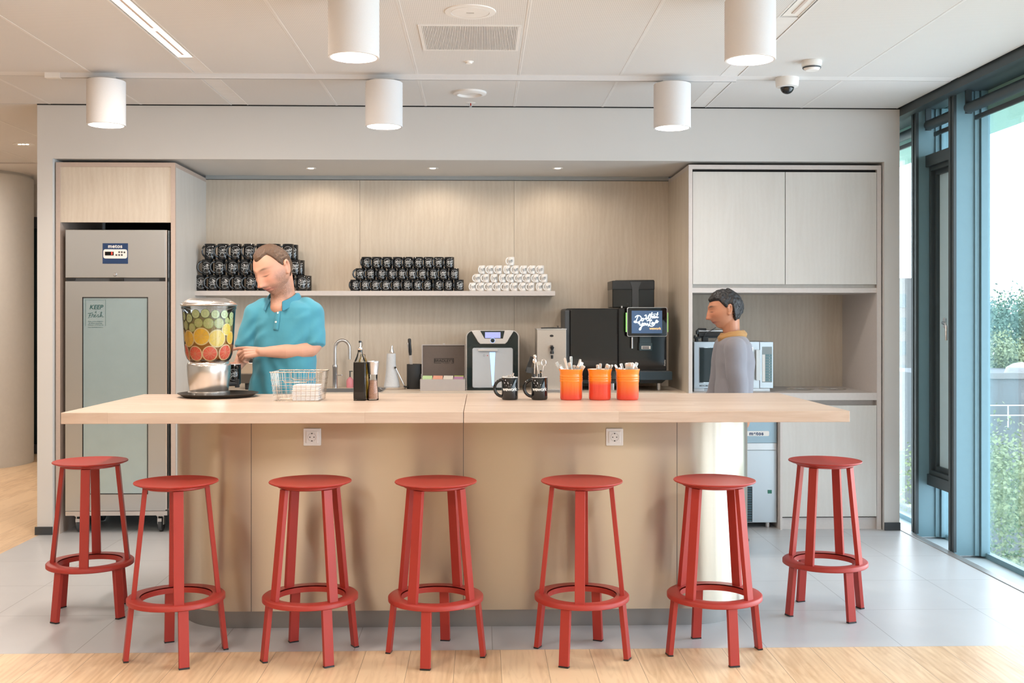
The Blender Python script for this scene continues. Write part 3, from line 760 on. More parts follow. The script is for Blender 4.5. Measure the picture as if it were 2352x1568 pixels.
# ================================================================== STOOLS
def stool_parts(t, lower, upper):
    MB().lathe([(.0, .740), (.128, .740), (.142, .746), (.142, .752), (.166, .757), (.180, .763), (.1815, .766), (.180, .769), (.17, .7665), (.12, .761), (.06, .758), (0, .757)], n=72).build('seat', M['red'], t, angle=50)
    ro, ri = .210, .1505
    MB().lathe([(ri + .003, .243), (ro - .004, .243), (ro, .246), (ro, .262), (ro - .005, .2665), (ri + .004, .2665)], n=72, cap0=False, cap1=False).build('foot_ring', M['red'], t, angle=50)
    MB().lathe([(ri, .2385), (ri + .003, .2385), (ri + .003, .262), (ri, .262), (ri, .2385)], n=72, cap0=False, cap1=False).build('ring_liner', M['red'], t, angle=50)
    # the ring is closed inside
    for k in range(4):
        a = R(upper + 90 * k); d = Vector((math.cos(a), math.sin(a), 0)); 
        MB().bar(d * .1795 + Vector((0, 0, .262)), d * .131 + Vector((0, 0, .742)), .043, .020, up=d).build('upper_leg', M['red'], t, bev=.0015)
        a = R(lower + 90 * k); d = Vector((math.cos(a), math.sin(a), 0))
        l = MB().bar(d * .2125 + Vector((0, 0, .006)), d * .188 + Vector((0, 0, .245)), .043, .021, up=d).build('lower_leg', M['red'], t, bev=.0015)
        MB().bar(d * .213 + Vector((0, 0, 0)), d * .2124 + Vector((0, 0, .0065)), .044, .022, up=d).build('foot_cap', M['black'], l)
st = [(-1.979, 5.553, 60, 10, 'red metal bar stool at the far left in front of the fridge'),
      (-1.352, 4.848, 24, 19, 'red metal bar stool by the rounded left end of the island base'),
      (-.762, 4.847, 30, 41, 'red metal bar stool below the left wall socket'),
      (-.206, 4.824, 80.5, 59, 'red metal bar stool under the joint in the island top, middle of the front row'),
      (.441, 4.822, 64, 82, 'red metal bar stool just left of the right wall socket'),
      (1.034, 4.827, 11, 43, 'red metal bar stool by the rounded right end of the island base'),
      (1.736, 5.472, 18, 48, 'red metal bar stool farthest right, beside the windows')]
for x, y, lo, up, lab in st:
    t = thing('bar_stool', lab, 'stool', (0, 0, 0), 'red bar stools around the island')
    stool_parts(t, lo, up)
    t.location = (x, y, 0)

# ================================================================== CEILING THINGS
def pendant(x, y, lab, ztop, zbot, r):
    t = thing('ceiling_lamp', lab, 'lamp', (x, y, ztop), 'white cylinder lamps')
    MB().lathe([(r - .012, zbot + .03), (r - .012, zbot + .001), (r - .010, zbot), (r - .002, zbot), (r, zbot + .002), (r, ztop - .004), (r - .006, ztop), (0, ztop)], (x, y, 0), 64, cap0=False).build('shade', M['lampwhite'], t)
    MB().lathe([(r - .0121, zbot + .016), (0, zbot + .016)], (x, y, 0), 48, cap0=False).build('diffuser', M['led'], t)
    MB().box(x - .06, x + .06, y - .02, y + .02, ztop + .014, CZ - .02 if y > 6 else CZ - .018).lathe([(.02, 0), (.02, .016)], (x, y, ztop), 20).box(x - .035, x + .055, y - .022, y + .022, ztop + .008, ztop + .016).build('adapter', M['white'], t, smooth=False)
    area('ceiling_lamp_light', (x, y, zbot + .012), (0, 0, 0), 2 * r - .04, 0, 10, WARM2, 'DISK')
YT = 6.62
for px, lab in ((244, 'leftmost of the three white cylinder lamps on the long track'), (882, 'middle one of the three white cylinder lamps on the long track'), (1544, 'rightmost of the three white cylinder lamps on the long track')):
    p = at(px, 292, YT)
    pendant(p.x, YT, lab, 2.918, 2.648, .1125)
for px, lab in ((812.5, 'nearer white cylinder lamp cut off by the top edge, left one'), (1723, 'nearer white cylinder lamp cut off by the top edge, right one'), (-79, 'nearer white cylinder lamp outside the view at far left')):
    p = at(px, 132, 4.87)
    pendant(p.x, 4.87, lab, 2.918, 2.648, .1135)
tx0, tx1 = PX(105, YT), PX(1690, YT)
t = thing('track_rail', 'long white ceiling track carrying three cylinder lamps', 'track', ((tx0 + tx1) / 2, YT, CZ))
MB().box(tx0, tx1, YT - .018, YT + .018, CZ - .026, CZ + .002).build('rail', M['lampwhite'], t, smooth=False, bev=.002)
MB().box(tx0, tx1, YT - .006, YT + .006, CZ - .0275, CZ - .026).build('groove', mat('groove_grey', (.4, .39, .38), .6), t, smooth=False)
MB().box(tx0 - .0, tx0 + .09, YT - .02, YT + .02, CZ - .03, CZ + .002).build('end_feed', M['white'], t, smooth=False, bev=.002)
# linear lamps
def linear(x0, x1, y0, y1, lab, m, frame=.004):
    t = thing('linear_lamp', lab, 'ceiling light', ((x0 + x1) / 2, (y0 + y1) / 2, CZ), 'linear lamps in the ceiling bands')
    MB().box(x0, x1, y0, y1, CZ + .004, CZ + .02).build('diffuser', m, t, smooth=False)
    MB().box(x0 - frame, x0, y0, y1, CZ, CZ + .02).box(x1, x1 + frame, y0, y1, CZ, CZ + .02).build('frame', M['white'], t, smooth=False)
    ym = (y0 + y1) / 2; xm_ = (x0 + x1) / 2
    MB().box(xm_ - .007, xm_ + .007, y0 + .05, ym - .03, CZ + .0005, CZ + .004).box(xm_ - .007, xm_ + .007, ym + .03, y1 - .05, CZ + .0005, CZ + .004).build('louvre', mat('louvre', (.6, .5, .45), .4), t, smooth=False)
linear(bandL[0] + .012, bandL[1] - .012, 5.03, 6.19, 'lit linear lamp recessed in the ceiling at upper left', emis('linear_led', (1, .93, .87), 2.6))
linear(bandR[0] + .012, bandR[1] - .012, 4.12, 5.28, 'unlit linear lamp recessed in the ceiling behind the right cylinder lamp', M['white'])
# vent grille
a = atz(968, 58, CZ); b_ = atz(1190, 58, CZ); c_ = atz(1183, 114, CZ)
vx0, vx1, vy0, vy1 = a.x, b_.x, c_.y, a.y
if vy0 > vy1: vy0, vy1 = vy1, vy0
t = thing('air_vent', 'rectangular slotted air grille in the middle of the ceiling', 'vent', ((vx0 + vx1) / 2, (vy0 + vy1) / 2, CZ))
mb = MB(); f = .018
mb.box(vx0 - f, vx1 + f, vy0 - f, vy0, CZ - .004, CZ).box(vx0 - f, vx1 + f, vy1, vy1 + f, CZ - .004, CZ).box(vx0 - f, vx0, vy0, vy1, CZ - .004, CZ).box(vx1, vx1 + f, vy0, vy1, CZ - .004, CZ)
mb.build('frame', M['ceilband'], t, smooth=False)
MB().box(vx0, vx1, vy0, vy1, CZ - .0005, CZ).build('backing', mat('vent_dark', (.25, .245, .24), .8), t, smooth=False)
mb = MB(); n = 56
for i in range(n):
    x = vx0 + (i + .5) * (vx1 - vx0) / n; mb.box(x - .0026, x + .0026, vy0, vy1, CZ - .0035, CZ - .0005)
mb.build('slats', M['ceilband'], t, smooth=False)
def rnd(lab, name, cat, px, py, prof, m, n=40):
    p = atz(px, py, CZ); t = thing(name, lab, cat, p); MB().lathe([(r, -z) for r, z in prof], p, n, cap0=False, cap1=False).build('body', m, t); return t, p
t, p = rnd('large flat round ceiling speaker above the air grille', 'ceiling_speaker', 'speaker', 1080, 26.5, [(.0, .006), (.09, .006), (.0905, .003), (.093, .003), (.094, .006), (.122, .004), (.124, 0)], M['ceilband'])
MB().box(p.x - .018, p.x + .018, p.y - .004, p.y + .004, CZ - .009, CZ - .006).build('badge', mat('badge_grey', (.45, .43, .4), .5), t, smooth=False)
rnd('dished round ceiling speaker beyond the lamp track', 'ceiling_speaker', 'speaker', 1079, 212, [(.0, .004), (.07, .006), (.078, .018), (.084, .02), (.108, .012), (.11, 0)], M['ceilband'])
rnd('tiny round sensor in the ceiling between grille and track', 'ceiling_sensor', 'sensor', 1077, 141.5, [(0, .012), (.018, .012), (.02, .004), (.026, .003), (.027, 0)], M['white'])
t, p = rnd('small sprinkler head with a red bulb below the ceiling', 'sprinkler', 'sprinkler', 1081, 236, [(0, .004), (.03, .003), (.035, 0)], M['white'])
MB().lathe([(.004, 0), (.004, -.02)], p, 12).build('bulb', mat('red_bulb', (.4, .03, .02), .2), t)
MB().tube([p + Vector((-.008, 0, 0)), p + Vector((-.014, 0, -.012)), p + Vector((0, 0, -.03)), p + Vector((.014, 0, -.012)), p + Vector((.008, 0, 0))], .002, 8).lathe([(.012, -.032), (.012, -.030)], p, 16).build('yoke', M['satin'], t)
t, p = rnd('white smoke detector near the windows, behind the camera dome', 'smoke_detector', 'detector', 1864.5, 140, [(0, .055), (.035, .055), (.046, .045), (.05, .03), (.056, .028), (.058, .004), (.056, 0)], M['white'])
MB().lathe([(.0502, -.044), (.0525, -.036)], p, 40, cap0=False, cap1=False).build('smoke_slot', M['darkgrey'], t)
t, p = rnd('white dome camera with dark glass bubble under the ceiling', 'dome_camera', 'camera', 1808, 179.5, [(.045, .056), (.066, .054), (.069, .04), (.072, .0)], M['white'])
MB().lathe([(.042 * math.cos(R(a)), -.056 - .042 * math.sin(R(a))) for a in range(0, 91, 10)], p, 36, cap0=False).build('dome', M['blackgloss'], t)
MB().lathe([(.062, -.0552), (.040, -.058)], p, 36, cap0=False, cap1=False).build('collar', M['white'], t)
# ================================================================== MUGS ON THE SHELF
M['print_w'] = mat('white_print', (.62, .64, .64), .4)
M['print_k'] = mat('dark_print', (.05, .08, .10), .5)
M['mugblack'] = mat('mug_black_glaze', (.008, .009, .010), .07, spec=.7)
M['mugwhite'] = mat('mug_white_glaze', (.80, .78, .75), .12)
def mug_parts(t, r, h, body_m, in_m=None, print_fn=None, hang=R(226), hr=None):
    w_ = .0035
    MB().lathe([(0, .002), (r * .8, 0), (r * .93, .002), (r, .008), (r, h - .001), (r - .0012, h), (r - w_, h - .001), (r - w_, .008), (0, .006)], n=36, cap0=False, cap1=False).build('body', body_m, t, angle=60)
    if in_m: MB().lathe([(r - w_ - .0004, .01), (r - w_ - .0004, h - .0005), (r - .0008, h + .0008), (r + .0002, h - .0015)], n=36, cap0=False, cap1=False).build('inner_glaze', in_m, t, angle=60)
    hr = hr or h * .36; d = Vector((math.cos(hang), math.sin(hang), 0)); pts = []
    for i in range(13):
        a = R(100 - 200 * i / 12)
        pts.append(d * (r - .004 + hr * .95 * max(0, math.cos(a)) + (.0 if 0 < i < 12 else -.001)) + Vector((0, 0, h * .52 + hr * math.sin(a))))
    MB().tube(pts, r * .125, 8, flat=1.5).build('handle', body_m, t, angle=60)
    if print_fn: print_fn(t, r, h)
LETTERS = [
 [(560, 290), (600, 258), (650, 268), (668, 310), (640, 355), (590, 375), (548, 372), (552, 352), (590, 360)], [(612, 262), (590, 320), (572, 365)],
 [(690, 305), (672, 330), (684, 352), (704, 335), (702, 308), (690, 305), (718, 316), (740, 300)],
 [(722, 262), (750, 248), (752, 290), (748, 325), (775, 300), (796, 250), (792, 300), (800, 325), (830, 290), (808, 232), (850, 240), (900, 232), (960, 240)],
 [(852, 200), (838, 250), (822, 305)], [(826, 300), (846, 268), (862, 275), (856, 300), (876, 290)],
 [(905, 262), (885, 258), (876, 285), (892, 298), (908, 270), (910, 296), (930, 280)], [(950, 200), (938, 250), (932, 288), (950, 292), (960, 280)],
 [(610, 398), (640, 382), (642, 420), (665, 418), (690, 378)], [(690, 378), (672, 440), (655, 495), (636, 500), (640, 475), (680, 440), (705, 420)],
 [(715, 388), (700, 405), (712, 425), (728, 410), (724, 388), (715, 388), (742, 395)],
 [(748, 385), (744, 415), (760, 420), (778, 385), (776, 412), (796, 410)],
 [(845, 325), (820, 350), (812, 400), (790, 432), (782, 440), (800, 425), (850, 440), (895, 410)],
 [(760, 350), (800, 340), (850, 345)],
 [(856, 372), (842, 392), (852, 412), (868, 396), (864, 374), (856, 372), (880, 378)],
 [(884, 372), (888, 404), (905, 385), (912, 356)],
 [(918, 375), (940, 355), (934, 335), (918, 345), (918, 375), (938, 378), (962, 350)]]
def emblem(m, sc, ring=True):
    def f(t, r, h):
        q = MB(); z0 = h * .5; R0 = h * .33 * sc
        def arc(pts, wd=.0014):
            for (x0, y0), (x1, y1) in zip(pts, pts[1:]):
                dx, dz = x1 - x0, y1 - y0; L_ = math.hypot(dx, dz) or 1e-6; nx, nz = -dz / L_ * wd / 2, dx / L_ * wd / 2
                q.faces([(x0 - nx, 0, z0 + y0 - nz), (x1 - nx, 0, z0 + y1 - nz), (x1 + nx, 0, z0 + y1 + nz), (x0 + nx, 0, z0 + y0 + nz)], [(0, 1, 2, 3)])
        if ring:
            for a0, a1 in ((25, 155), (205, 335)):
                arc([(R0 * math.cos(R(a)), R0 * math.sin(R(a))) for a in range(a0, a1 + 1, 10)])
        k = R0 * (1.75 if ring else 2.0) / 410
        for st_ in LETTERS: arc([((a - 760) * k, (352 - b_) * k) for a, b_ in st_], .0016 if ring else .0014)
        for row in (.70, -.66): arc([(-R0 * .32, R0 * row), (R0 * .32, R0 * row + .0001)], .0016)
        me = q.mesh('e')
        wrapz(me, r + .0004, R(-80))
        finish(me, 'printed_emblem', m, t, smooth=False)
    return f
P0 = Vector((0, 0, 0))
def stack(rows, r, h, y, body, inn, fn, rowname, col, stackname, group, name='mug', back=False, gap=.0006):
    """rows: list bottom to top of (first px, last px, count)"""
    proto = None
    for k, (p0, p1, n) in enumerate(rows):
        z = SZ1 + k * (h + gap)
        xs = [PX(p0 + (p1 - p0) * i / max(1, n - 1), y) for i in range(n)]
        xs = [(x, y) for x in xs]
        if back: xs.append((xs[-1][0] + .019, y + r * 2 + .006))
        for i, (x, yy) in enumerate(xs):
            if back and i == len(xs) - 1: lab = '%s mug behind the right end of the %s row of %s' % (col, rowname[k], stackname)
            elif n == 1: lab = '%s mug alone on top of %s' % (col, stackname)
            else: lab = '%s mug, %s in the %s row of %s' % (col, ordl(i, n), rowname[k], stackname)
            if proto is None:
                proto = thing(name, lab, 'mug', (0, 0, 0), group)
                mug_parts(proto, r, h, body, inn, fn); o = proto; o.location = (x, yy, z)
            else: o = dup(proto, (x, yy, z), 0, lab)
            o.rotation_euler = (0, 0, R(random.Random(i * 7 + k).uniform(-16, 10)))
ym = 8.2
stack([(462, 693, 9), (477, 677, 8), (483, 662, 7)], .0412, .1165, ym, M['mugblack'], M['mugblack'], emblem(M['print_w'], 1), ('bottom', 'middle', 'top'), 'tall black', 'the left stack', 'tall black mugs on the shelf', back=True)
stack([(816, 1054, 11), (828, 1043, 10), (841.5, 1032, 9)], .0372, .0845, ym, M['mugblack'], M['mugblack'], emblem(M['print_w'], 1.05), ('bottom', 'middle', 'top'), 'short black', 'the middle stack', 'short black mugs on the shelf')
stack([(1086, 1258, 10), (1097, 1249.5, 9), (1107, 1241.5, 8), (1173, 1173, 1)], .0272, .0636, ym, M['mugwhite'], M['mugwhite'], emblem(M['print_k'], .85, False), ('bottom', 'second', 'third', 'peak'), 'small white', 'the white cup pyramid', 'small white cups on the shelf', name='cup')

# ================================================================== ON THE ISLAND
def on(px, py, r): p = atz(px, py, IZ); return Vector((p.x, p.y + r, IZ))
# tray and drink dispenser
p = on(479, 917, .208)
t = tag(MB().lathe([(0, 0), (.17, 0), (.178, .001), (.212, .019), (.214, .021), (.211, .0215), (.176, .005), (0, .004)], p, 72, cap0=False, cap1=False).build('serving_tray', mat('tray_dark', (.035, .028, .022), .35)), 'round dark serving tray under the fruit water dispenser', 'tray')
DC = Vector((PX(480, p.y), p.y, IZ + .0045))
s_ = 1 / 425.0
zz = lambda py: IZ + .0045 + (909.3 - py) * s_
t = thing('drink_dispenser', 'glass drink dispenser on brushed steel base filled with sliced fruit', 'dispenser', DC)
def z2(py): return (909.3 - py) * s_
def rr(wpx): return wpx / 2 * s_
base = MB().lathe([(0, 0), (rr(94), 0), (rr(94), z2(899.5)), (rr(86.5), z2(898)), (rr(87), z2(896)), (rr(92), z2(880)), (rr(96.5), z2(858)), (rr(98), z2(841)), (rr(96.5), z2(836)), (rr(90), z2(829.5)), (rr(86), z2(829)), (0, z2(829))], DC, 64, cap0=False, cap1=False).build('base', M['steel_h'], t, angle=60)
def jr(z):      # jar radius by height
    pts = [(z2(829), rr(88)), (z2(824), rr(97)), (z2(812), rr(106)), (z2(790), rr(110)), (z2(760), rr(113.5)), (z2(704), rr(120))]
    for (a, ra), (b_, rb) in zip(pts, pts[1:]):
        if z <= b_: return ra + (rb - ra) * (z - a) / (b_ - a)
    return pts[-1][1]
zs_ = [z2(829) + (z2(704) - z2(829)) * i / 24 for i in range(25)]
MB().lathe([(jr(z), z) for z in zs_], DC, 64, cap0=False, cap1=False).lathe([(jr(zs_[-1]) + .001, zs_[-1] - .016), (jr(zs_[-1]) + .003, zs_[-1] - .012), (jr(zs_[-1]) + .003, zs_[-1])], DC, 64, cap0=False, cap1=False).build('jar', M['glass_c'], t, angle=60)
def liquidmat():
    m, nt, b = newmat('fruit_water'); setp(b, rough=.25, spec=.3)
    N, L = nt.nodes, nt.links
    tc = N.new('ShaderNodeTexCoord'); sp = N.new('ShaderNodeSeparateXYZ'); L.new(tc.outputs['Object'], sp.inputs[0])
    mr = N.new('ShaderNodeMapRange'); mr.inputs[1].default_value = z2(829); mr.inputs[2].default_value = z2(715); L.new(sp.outputs[2], mr.inputs[0])
    cr = N.new('ShaderNodeValToRGB'); e = cr.color_ramp.elements
    e[0].color = (.42, .12, .02, 1); e[1].color = (.40, .36, .22, 1); e[1].position = .95
    q = e.new(.45); q.color = (.52, .25, .05, 1); q = e.new(.7); q.color = (.42, .34, .12, 1)
    L.new(mr.outputs[0], cr.inputs[0]); L.new(cr.outputs[0], b.inputs['Base Color'])
    b.inputs['Transmission Weight'].default_value = .35; b.inputs['IOR'].default_value = 1.1
    return m
MB().lathe([(0, z2(828))] + [(jr(z) - .010, z) for z in zs_[1:22]] + [(0, zs_[21])], DC, 56, cap0=False, cap1=False).build('fruit_water', liquidmat(), t, angle=60)
lid = MB().lathe([(rr(122), z2(703.5)), (rr(127), z2(702)), (rr(127), z2(700.5)), (rr(118), z2(696)), (rr(96), z2(689)), (rr(72), z2(685)), (rr(30), z2(684)), (0, z2(684))], DC, 64, cap1=False).build('lid', M['steel_h'], t, angle=60)
tap = MB().tube([DC + Vector((.09, .05, .06)), DC + Vector((.135, .075, .06))], .012, 12).box(DC.x + .125, DC.x + .145, DC.y + .062, DC.y + .088, DC.z + .04, DC.z + .085).build('tap', M['blackmatte'], t)
FR = {'cucumber': ((.035, .11, .03), (.60, .68, .36), .93), 'lime': ((.45, .52, .18), (.52, .56, .22), .88), 'lemon': ((.80, .70, .25), (.86, .66, .10), .88), 'orange': ((.82, .50, .08), (.88, .56, .05), .87), 'grapefruit': ((.85, .50, .20), (.78, .13, .07), .87)}
FM = {k: (mat(k + '_rind', v[0], .4), mat(k + '_flesh', v[1], .3, 90, .14)) for k, v in FR.items()}
PITH = mat('pith', (.85, .74, .45), .5)
slices = [('cucumber', 308, 340, 62), ('cucumber', 405, 370, 62), ('cucumber', 505, 312, 62), ('cucumber', 637, 306, 62), ('cucumber', 766, 316, 61), ('cucumber', 868, 317, 60), ('cucumber', 932, 337, 55),
          ('lime', 275, 455, 66), ('lime', 342, 467, 64), ('lime', 446, 498, 58), ('lime', 542, 434, 62), ('lime', 678, 441, 71), ('lime', 808, 438, 70), ('lime', 893, 402, 42), ('lime', 946, 420, 58),
          ('lemon', 888, 522, 84), ('orange', 278, 610, 95), ('orange', 385, 648, 117), ('orange', 578, 617, 122), ('lemon', 783, 645, 124), ('orange', 940, 640, 90),
          ('grapefruit', 322, 838, 118), ('grapefruit', 487, 850, 106), ('grapefruit', 690, 850, 106), ('grapefruit', 868, 838, 112)]
cnt = {}
for kind, *_ in slices: cnt[kind] = cnt.get(kind, 0) + 1
seen = {}
def kslice(kind, zx, zy, rz, lab):
    px, py = 380 + zx / 6.03, 670 + zy / 6.03
    z = z2(py); Rj = jr(z) - .0045; sx = max(-.965, min(.965, (px - 480) * s_ / Rj)); a0 = math.asin(sx) - PI / 2
    rad = rz / 6.03 * s_ * 1.0
    t = thing('fruit_slice', lab, kind + ' slice', DC, 'fruit slices in the dispenser')
    def disc(r0, r1, off, nm, m, par, seg=40):
        q = MB(); rings = []
        for r_ in ([r0, r1] if r0 else [0, r1 * .5, r1]):
            ring = []
            for k in range(seg if r_ else 1):
                th = 2 * PI * k / seg; u, v = r_ * math.cos(th), r_ * math.sin(th)
                Ru = jr(max(z2(828), min(z2(705), z + v))) - .0035 + off; a = a0 + u / Ru
                ring.append(q.bm.verts.new((DC.x + Ru * math.cos(a), DC.y + Ru * math.sin(a), DC.z + z + v)))
            rings.append(ring)
        for A, B in zip(rings, rings[1:]):
            for k in range(seg):
                vs = [A[k % len(A)], A[(k + 1) % len(A)], B[(k + 1) % seg], B[k]]; vv = []
                for x_ in vs:
                    if x_ not in vv: vv.append(x_)
                q.bm.faces.new(vv)
        o = q.build(nm, m, par)
        return o, a0
    f = FR[kind][2]
    o1, _ = disc(0, rad, -.0012, 'rind', FM[kind][0], t)
    if kind != 'cucumber': disc(0, rad * .965, -.0006, 'pith', PITH if kind != 'lime' else FM[kind][0], t)
    disc(0, rad * f, 0, 'flesh', FM[kind][1], t)
    q = MB()
    if kind == 'cucumber':
        for k in range(9):
            th = 2 * PI * k / 9; u, v = rad * .42 * math.cos(th), rad * .42 * math.sin(th); Ru = jr(z + v) - .003; a = a0 + u / Ru
            q.ell((DC.x + Ru * math.cos(a), DC.y + Ru * math.sin(a), DC.z + z + v), .0014, .0014, .0022, 6, 4)
        q.build('seeds', mat('cucumber_seed', (.42, .5, .25), .4) if 'cs' not in M else M['cs'], t)
    else:
        for k in range(9):
            th = 2 * PI * (k + .3) / 9; pts = []
            for r_ in (.06, .35, .65, f - .01):
                u, v = rad * r_ * math.cos(th), rad * r_ * math.sin(th); Ru = jr(max(z2(828), min(z2(705), z + v))) - .0031; a = a0 + u / Ru
                pts.append((DC.x + Ru * math.cos(a), DC.y + Ru * math.sin(a), DC.z + z + v))
            q.tube(pts, .0005, 4)
        q.build('membranes', PITH, t)
for kind, zx, zy, rz in sorted(slices, key=lambda s: (s[0], s[1])):
    i = seen.get(kind, 0); seen[kind] = i + 1; n = cnt[kind]
    lab = '%s slice in the drink dispenser, %s of the %s slices' % (kind, ordl(i, n), kind)
    kslice(kind, zx, zy, rz, lab)

# wire basket with napkins
a = atz(628, 921.8, IZ); b_ = atz(731, 922.8, IZ); c_ = atz(743.8, 914.2, IZ)
y0, y1 = a.y, c_.y; x0, x1 = a.x, b_.x; hb = .147; fl = .016
t = thing('wire_basket', 'rectangular silver wire basket holding folded paper napkins', 'basket', ((x0 + x1) / 2, (y0 + y1) / 2, IZ))
def BQ(u, v, w):     # unit box to flared basket, w 0..1 height
    e = fl * w
    return Vector((x0 - e + (x1 - x0 + 2 * e) * u, y0 - e + (y1 - y0 + 2 * e) * v, IZ + .002 + hb * w))
wm = mat('basket_wire', (.62, .55, .48), .25, metal=1)
rw = .0011
mb = MB()
for k in range(1, 10):
    u = k / 10
    mb.tube([BQ(u, 0, 1), BQ(u, 0, 0), BQ(u, 1, 0), BQ(u, 1, 1)], rw, 6)
for k in range(1, 12):
    v = k / 12
    mb.tube([BQ(0, v, 1), BQ(0, v, 0), BQ(1, v, 0), BQ(1, v, 1)], rw, 6)
for w_ in (0, .18, .36, .54, .72): mb.tube([BQ(0, 0, w_), BQ(1, 0, w_), BQ(1, 1, w_), BQ(0, 1, w_)], rw, 6, closed=True)
mb.build('mesh_wires', wm, t)
MB().tube([BQ(0, 0, 1), BQ(1, 0, 1), BQ(1, 1, 1), BQ(0, 1, 1)], .0026, 8, closed=True).build('rim', wm, t)
for k in (0, 1):
    v = k; off = -.002 if k == 0 else .002
    pts = [BQ(.24, v, 1), BQ(.24, v, .72), BQ(.28, v, .66), BQ(.70, v, .66), BQ(.74, v, .72), BQ(.74, v, 1)]
    MB().tube([q + Vector((0, off, 0)) for q in pts], .0022, 8).build('handle', wm, t)
nx = (x0 + (x1 - x0) * .40, x1 - .004)
for k in range(7):
    z_ = IZ + .0035 + k * .0112; r_ = random.Random(k)
    o = MB()
    j = r_.uniform(-.003, .003); yb_ = y0 + .012
    o.prism(rrect(nx[0] + j, nx[1] - .002 + j * .3, z_, z_ + .0105, .004, 3), yb_, yb_ + .12, plane='xz')
    for f_ in (.3, .65): o.box(nx[0] + .004, nx[1] - .003, yb_ - .0006, yb_ + .02, z_ + .0105 * f_, z_ + .0105 * f_ + .0012)
    o = o.build('paper_napkin', M['paper'], bev=.0005)
    tag(o, 'folded white napkin in the wire basket, %s' % (('bottom of the pile', 'second from bottom of the pile', 'third from bottom of the pile', 'middle of the pile', 'third from top of the pile', 'second from top of the pile', 'top of the pile')[k]), 'napkin', 'napkins in the basket')

# oil bottle
p = on(825.5, 920.3, .031)
t = thing('oil_bottle', 'square glass bottle of dark balsamic vinegar with metal pourer', 'bottle', p)
hw = .0295
def zb(py): return (918.5 - py) / 443.0
MB().box(p.x - hw, p.x + hw, p.y - hw, p.y + hw, IZ + .006, IZ + zb(831.5)).build('dark_oil', mat('balsamic', (.010, .006, .004), .2, spec=.3), t, smooth=False, bev=.006)
MB().box(p.x - hw - .0015, p.x + hw + .0015, p.y - hw - .0015, p.y + hw + .0015, IZ, IZ + zb(830)).lathe([(hw, zb(830)), (.028, zb(827)), (.019, zb(819)), (.0125, zb(810)), (.012, zb(801)), (.0125, zb(800))], p, 28, cap0=False, cap1=False).build('glass_body', M['glass_c'], t, bev=.004)
st_ = MB().lathe([(.0135, zb(803)), (.0145, zb(802)), (.0145, zb(799)), (.006, zb(797)), (.0052, zb(789)), (.0052, zb(787))], p, 24).build('pourer', M['chrome'], t)
MB().lathe([(.0098, zb(808.5)), (.0105, zb(803))], p, 20).lathe([(.0072, zb(787)), (.0072, zb(782.5))], p, 20).tube([p + Vector((.006, 0, zb(783.5))), p + Vector((.012, 0, zb(787))), p + Vector((.011, 0, zb(793))), p + Vector((.006, 0, zb(797)))], .0012, 6).build('stopper', M['black'], st_)
# second bottle: yellow oil right behind
p2 = p + Vector((.006, .075, 0)) 
t = thing('oil_bottle', 'square glass bottle of yellow olive oil half hidden behind the dark one', 'bottle', p2)
MB().box(p2.x - hw, p2.x + hw, p2.y - hw, p2.y + hw, IZ + .005, IZ + .186).build('yellow_oil', mat('olive_oil', (.62, .36, .02), .08, spec=.6), t, smooth=False, bev=.005)
MB().box(p2.x - hw - .0015, p2.x + hw + .0015, p2.y - hw - .0015, p2.y + hw + .0015, IZ, IZ + .19).lathe([(hw * .9, .19), (.02, .205), (.0125, .222), (.0125, .235)], p2, 24, cap0=False).build('glass_body', M['glass_c'], t, bev=.004)
# salt mill
p = on(855.3, 919.5, .028)
t = thing('salt_mill', 'steel-topped glass grinder filled with pink salt', 'grinder', p)
def zm(py): return (918 - py) / 445.0
MB().lathe([(0, 0), (.028, 0), (.030, .004), (.027, zm(897)), (.0225, zm(878)), (.0235, zm(859))], p, 36, cap0=False, cap1=False).build('glass_body', M['glass_c'], t)
MB().lathe([(0, .008), (.026, .008), (.0245, zm(897)), (.0205, zm(880)), (.0205, zm(873)), (0, zm(871))], p, 32, cap0=False, cap1=False).build('pink_salt', mat('pink_salt', (.80, .42, .30), .8, 260, .5, bump=.5, bscale=300), t)
MB().lathe([(.0245, zm(859)), (.0255, zm(856)), (.028, zm(845)), (.031, zm(833.5)), (.0325, zm(831)), (.0325, zm(829)), (.029, zm(827.6)), (0, zm(827))], p, 40, cap0=True, cap1=False).build('grinder_head', M['satin'], t, angle=50)

# two lettered black mugs
def mug_big(px, lab):
    p = on(px, 919, .042)
    t = thing('mug', lab, 'mug', p, 'lettered black mugs on the island'); p0 = p.copy()
    ORG[t.name] = Vector((0, 0, 0))
    def pr(t, r, h):
        me = textmesh('wework', .0265, .0002, .0006, spacing=.92); 
        me.transform(Matrix.Translation((0, 0, h * .48)))
        bm = bmesh.new(); bm.from_mesh(me); bmesh.ops.subdivide_edges(bm, edges=[e for e in bm.edges if e.calc_length() > .004], cuts=2); bm.to_mesh(me); bm.free()
        wrapz(me, r + .0003, R(-92)); finish(me, 'lettering', M['print_w2'], t, smooth=False)
    mug_parts(t, .0425, .117, M['mugblack'], M['mugwhite'], pr, hang=R(184), hr=.043)
    return p0
M['print_w2'] = mat('white_lettering', (.82, .82, .80), .4)
m1 = mug_big(1171.5, 'black lettered mug full of small spoons, left of the pair on the island')
m2 = mug_big(1240, 'black lettered mug holding a can opener, right of the pair on the island')

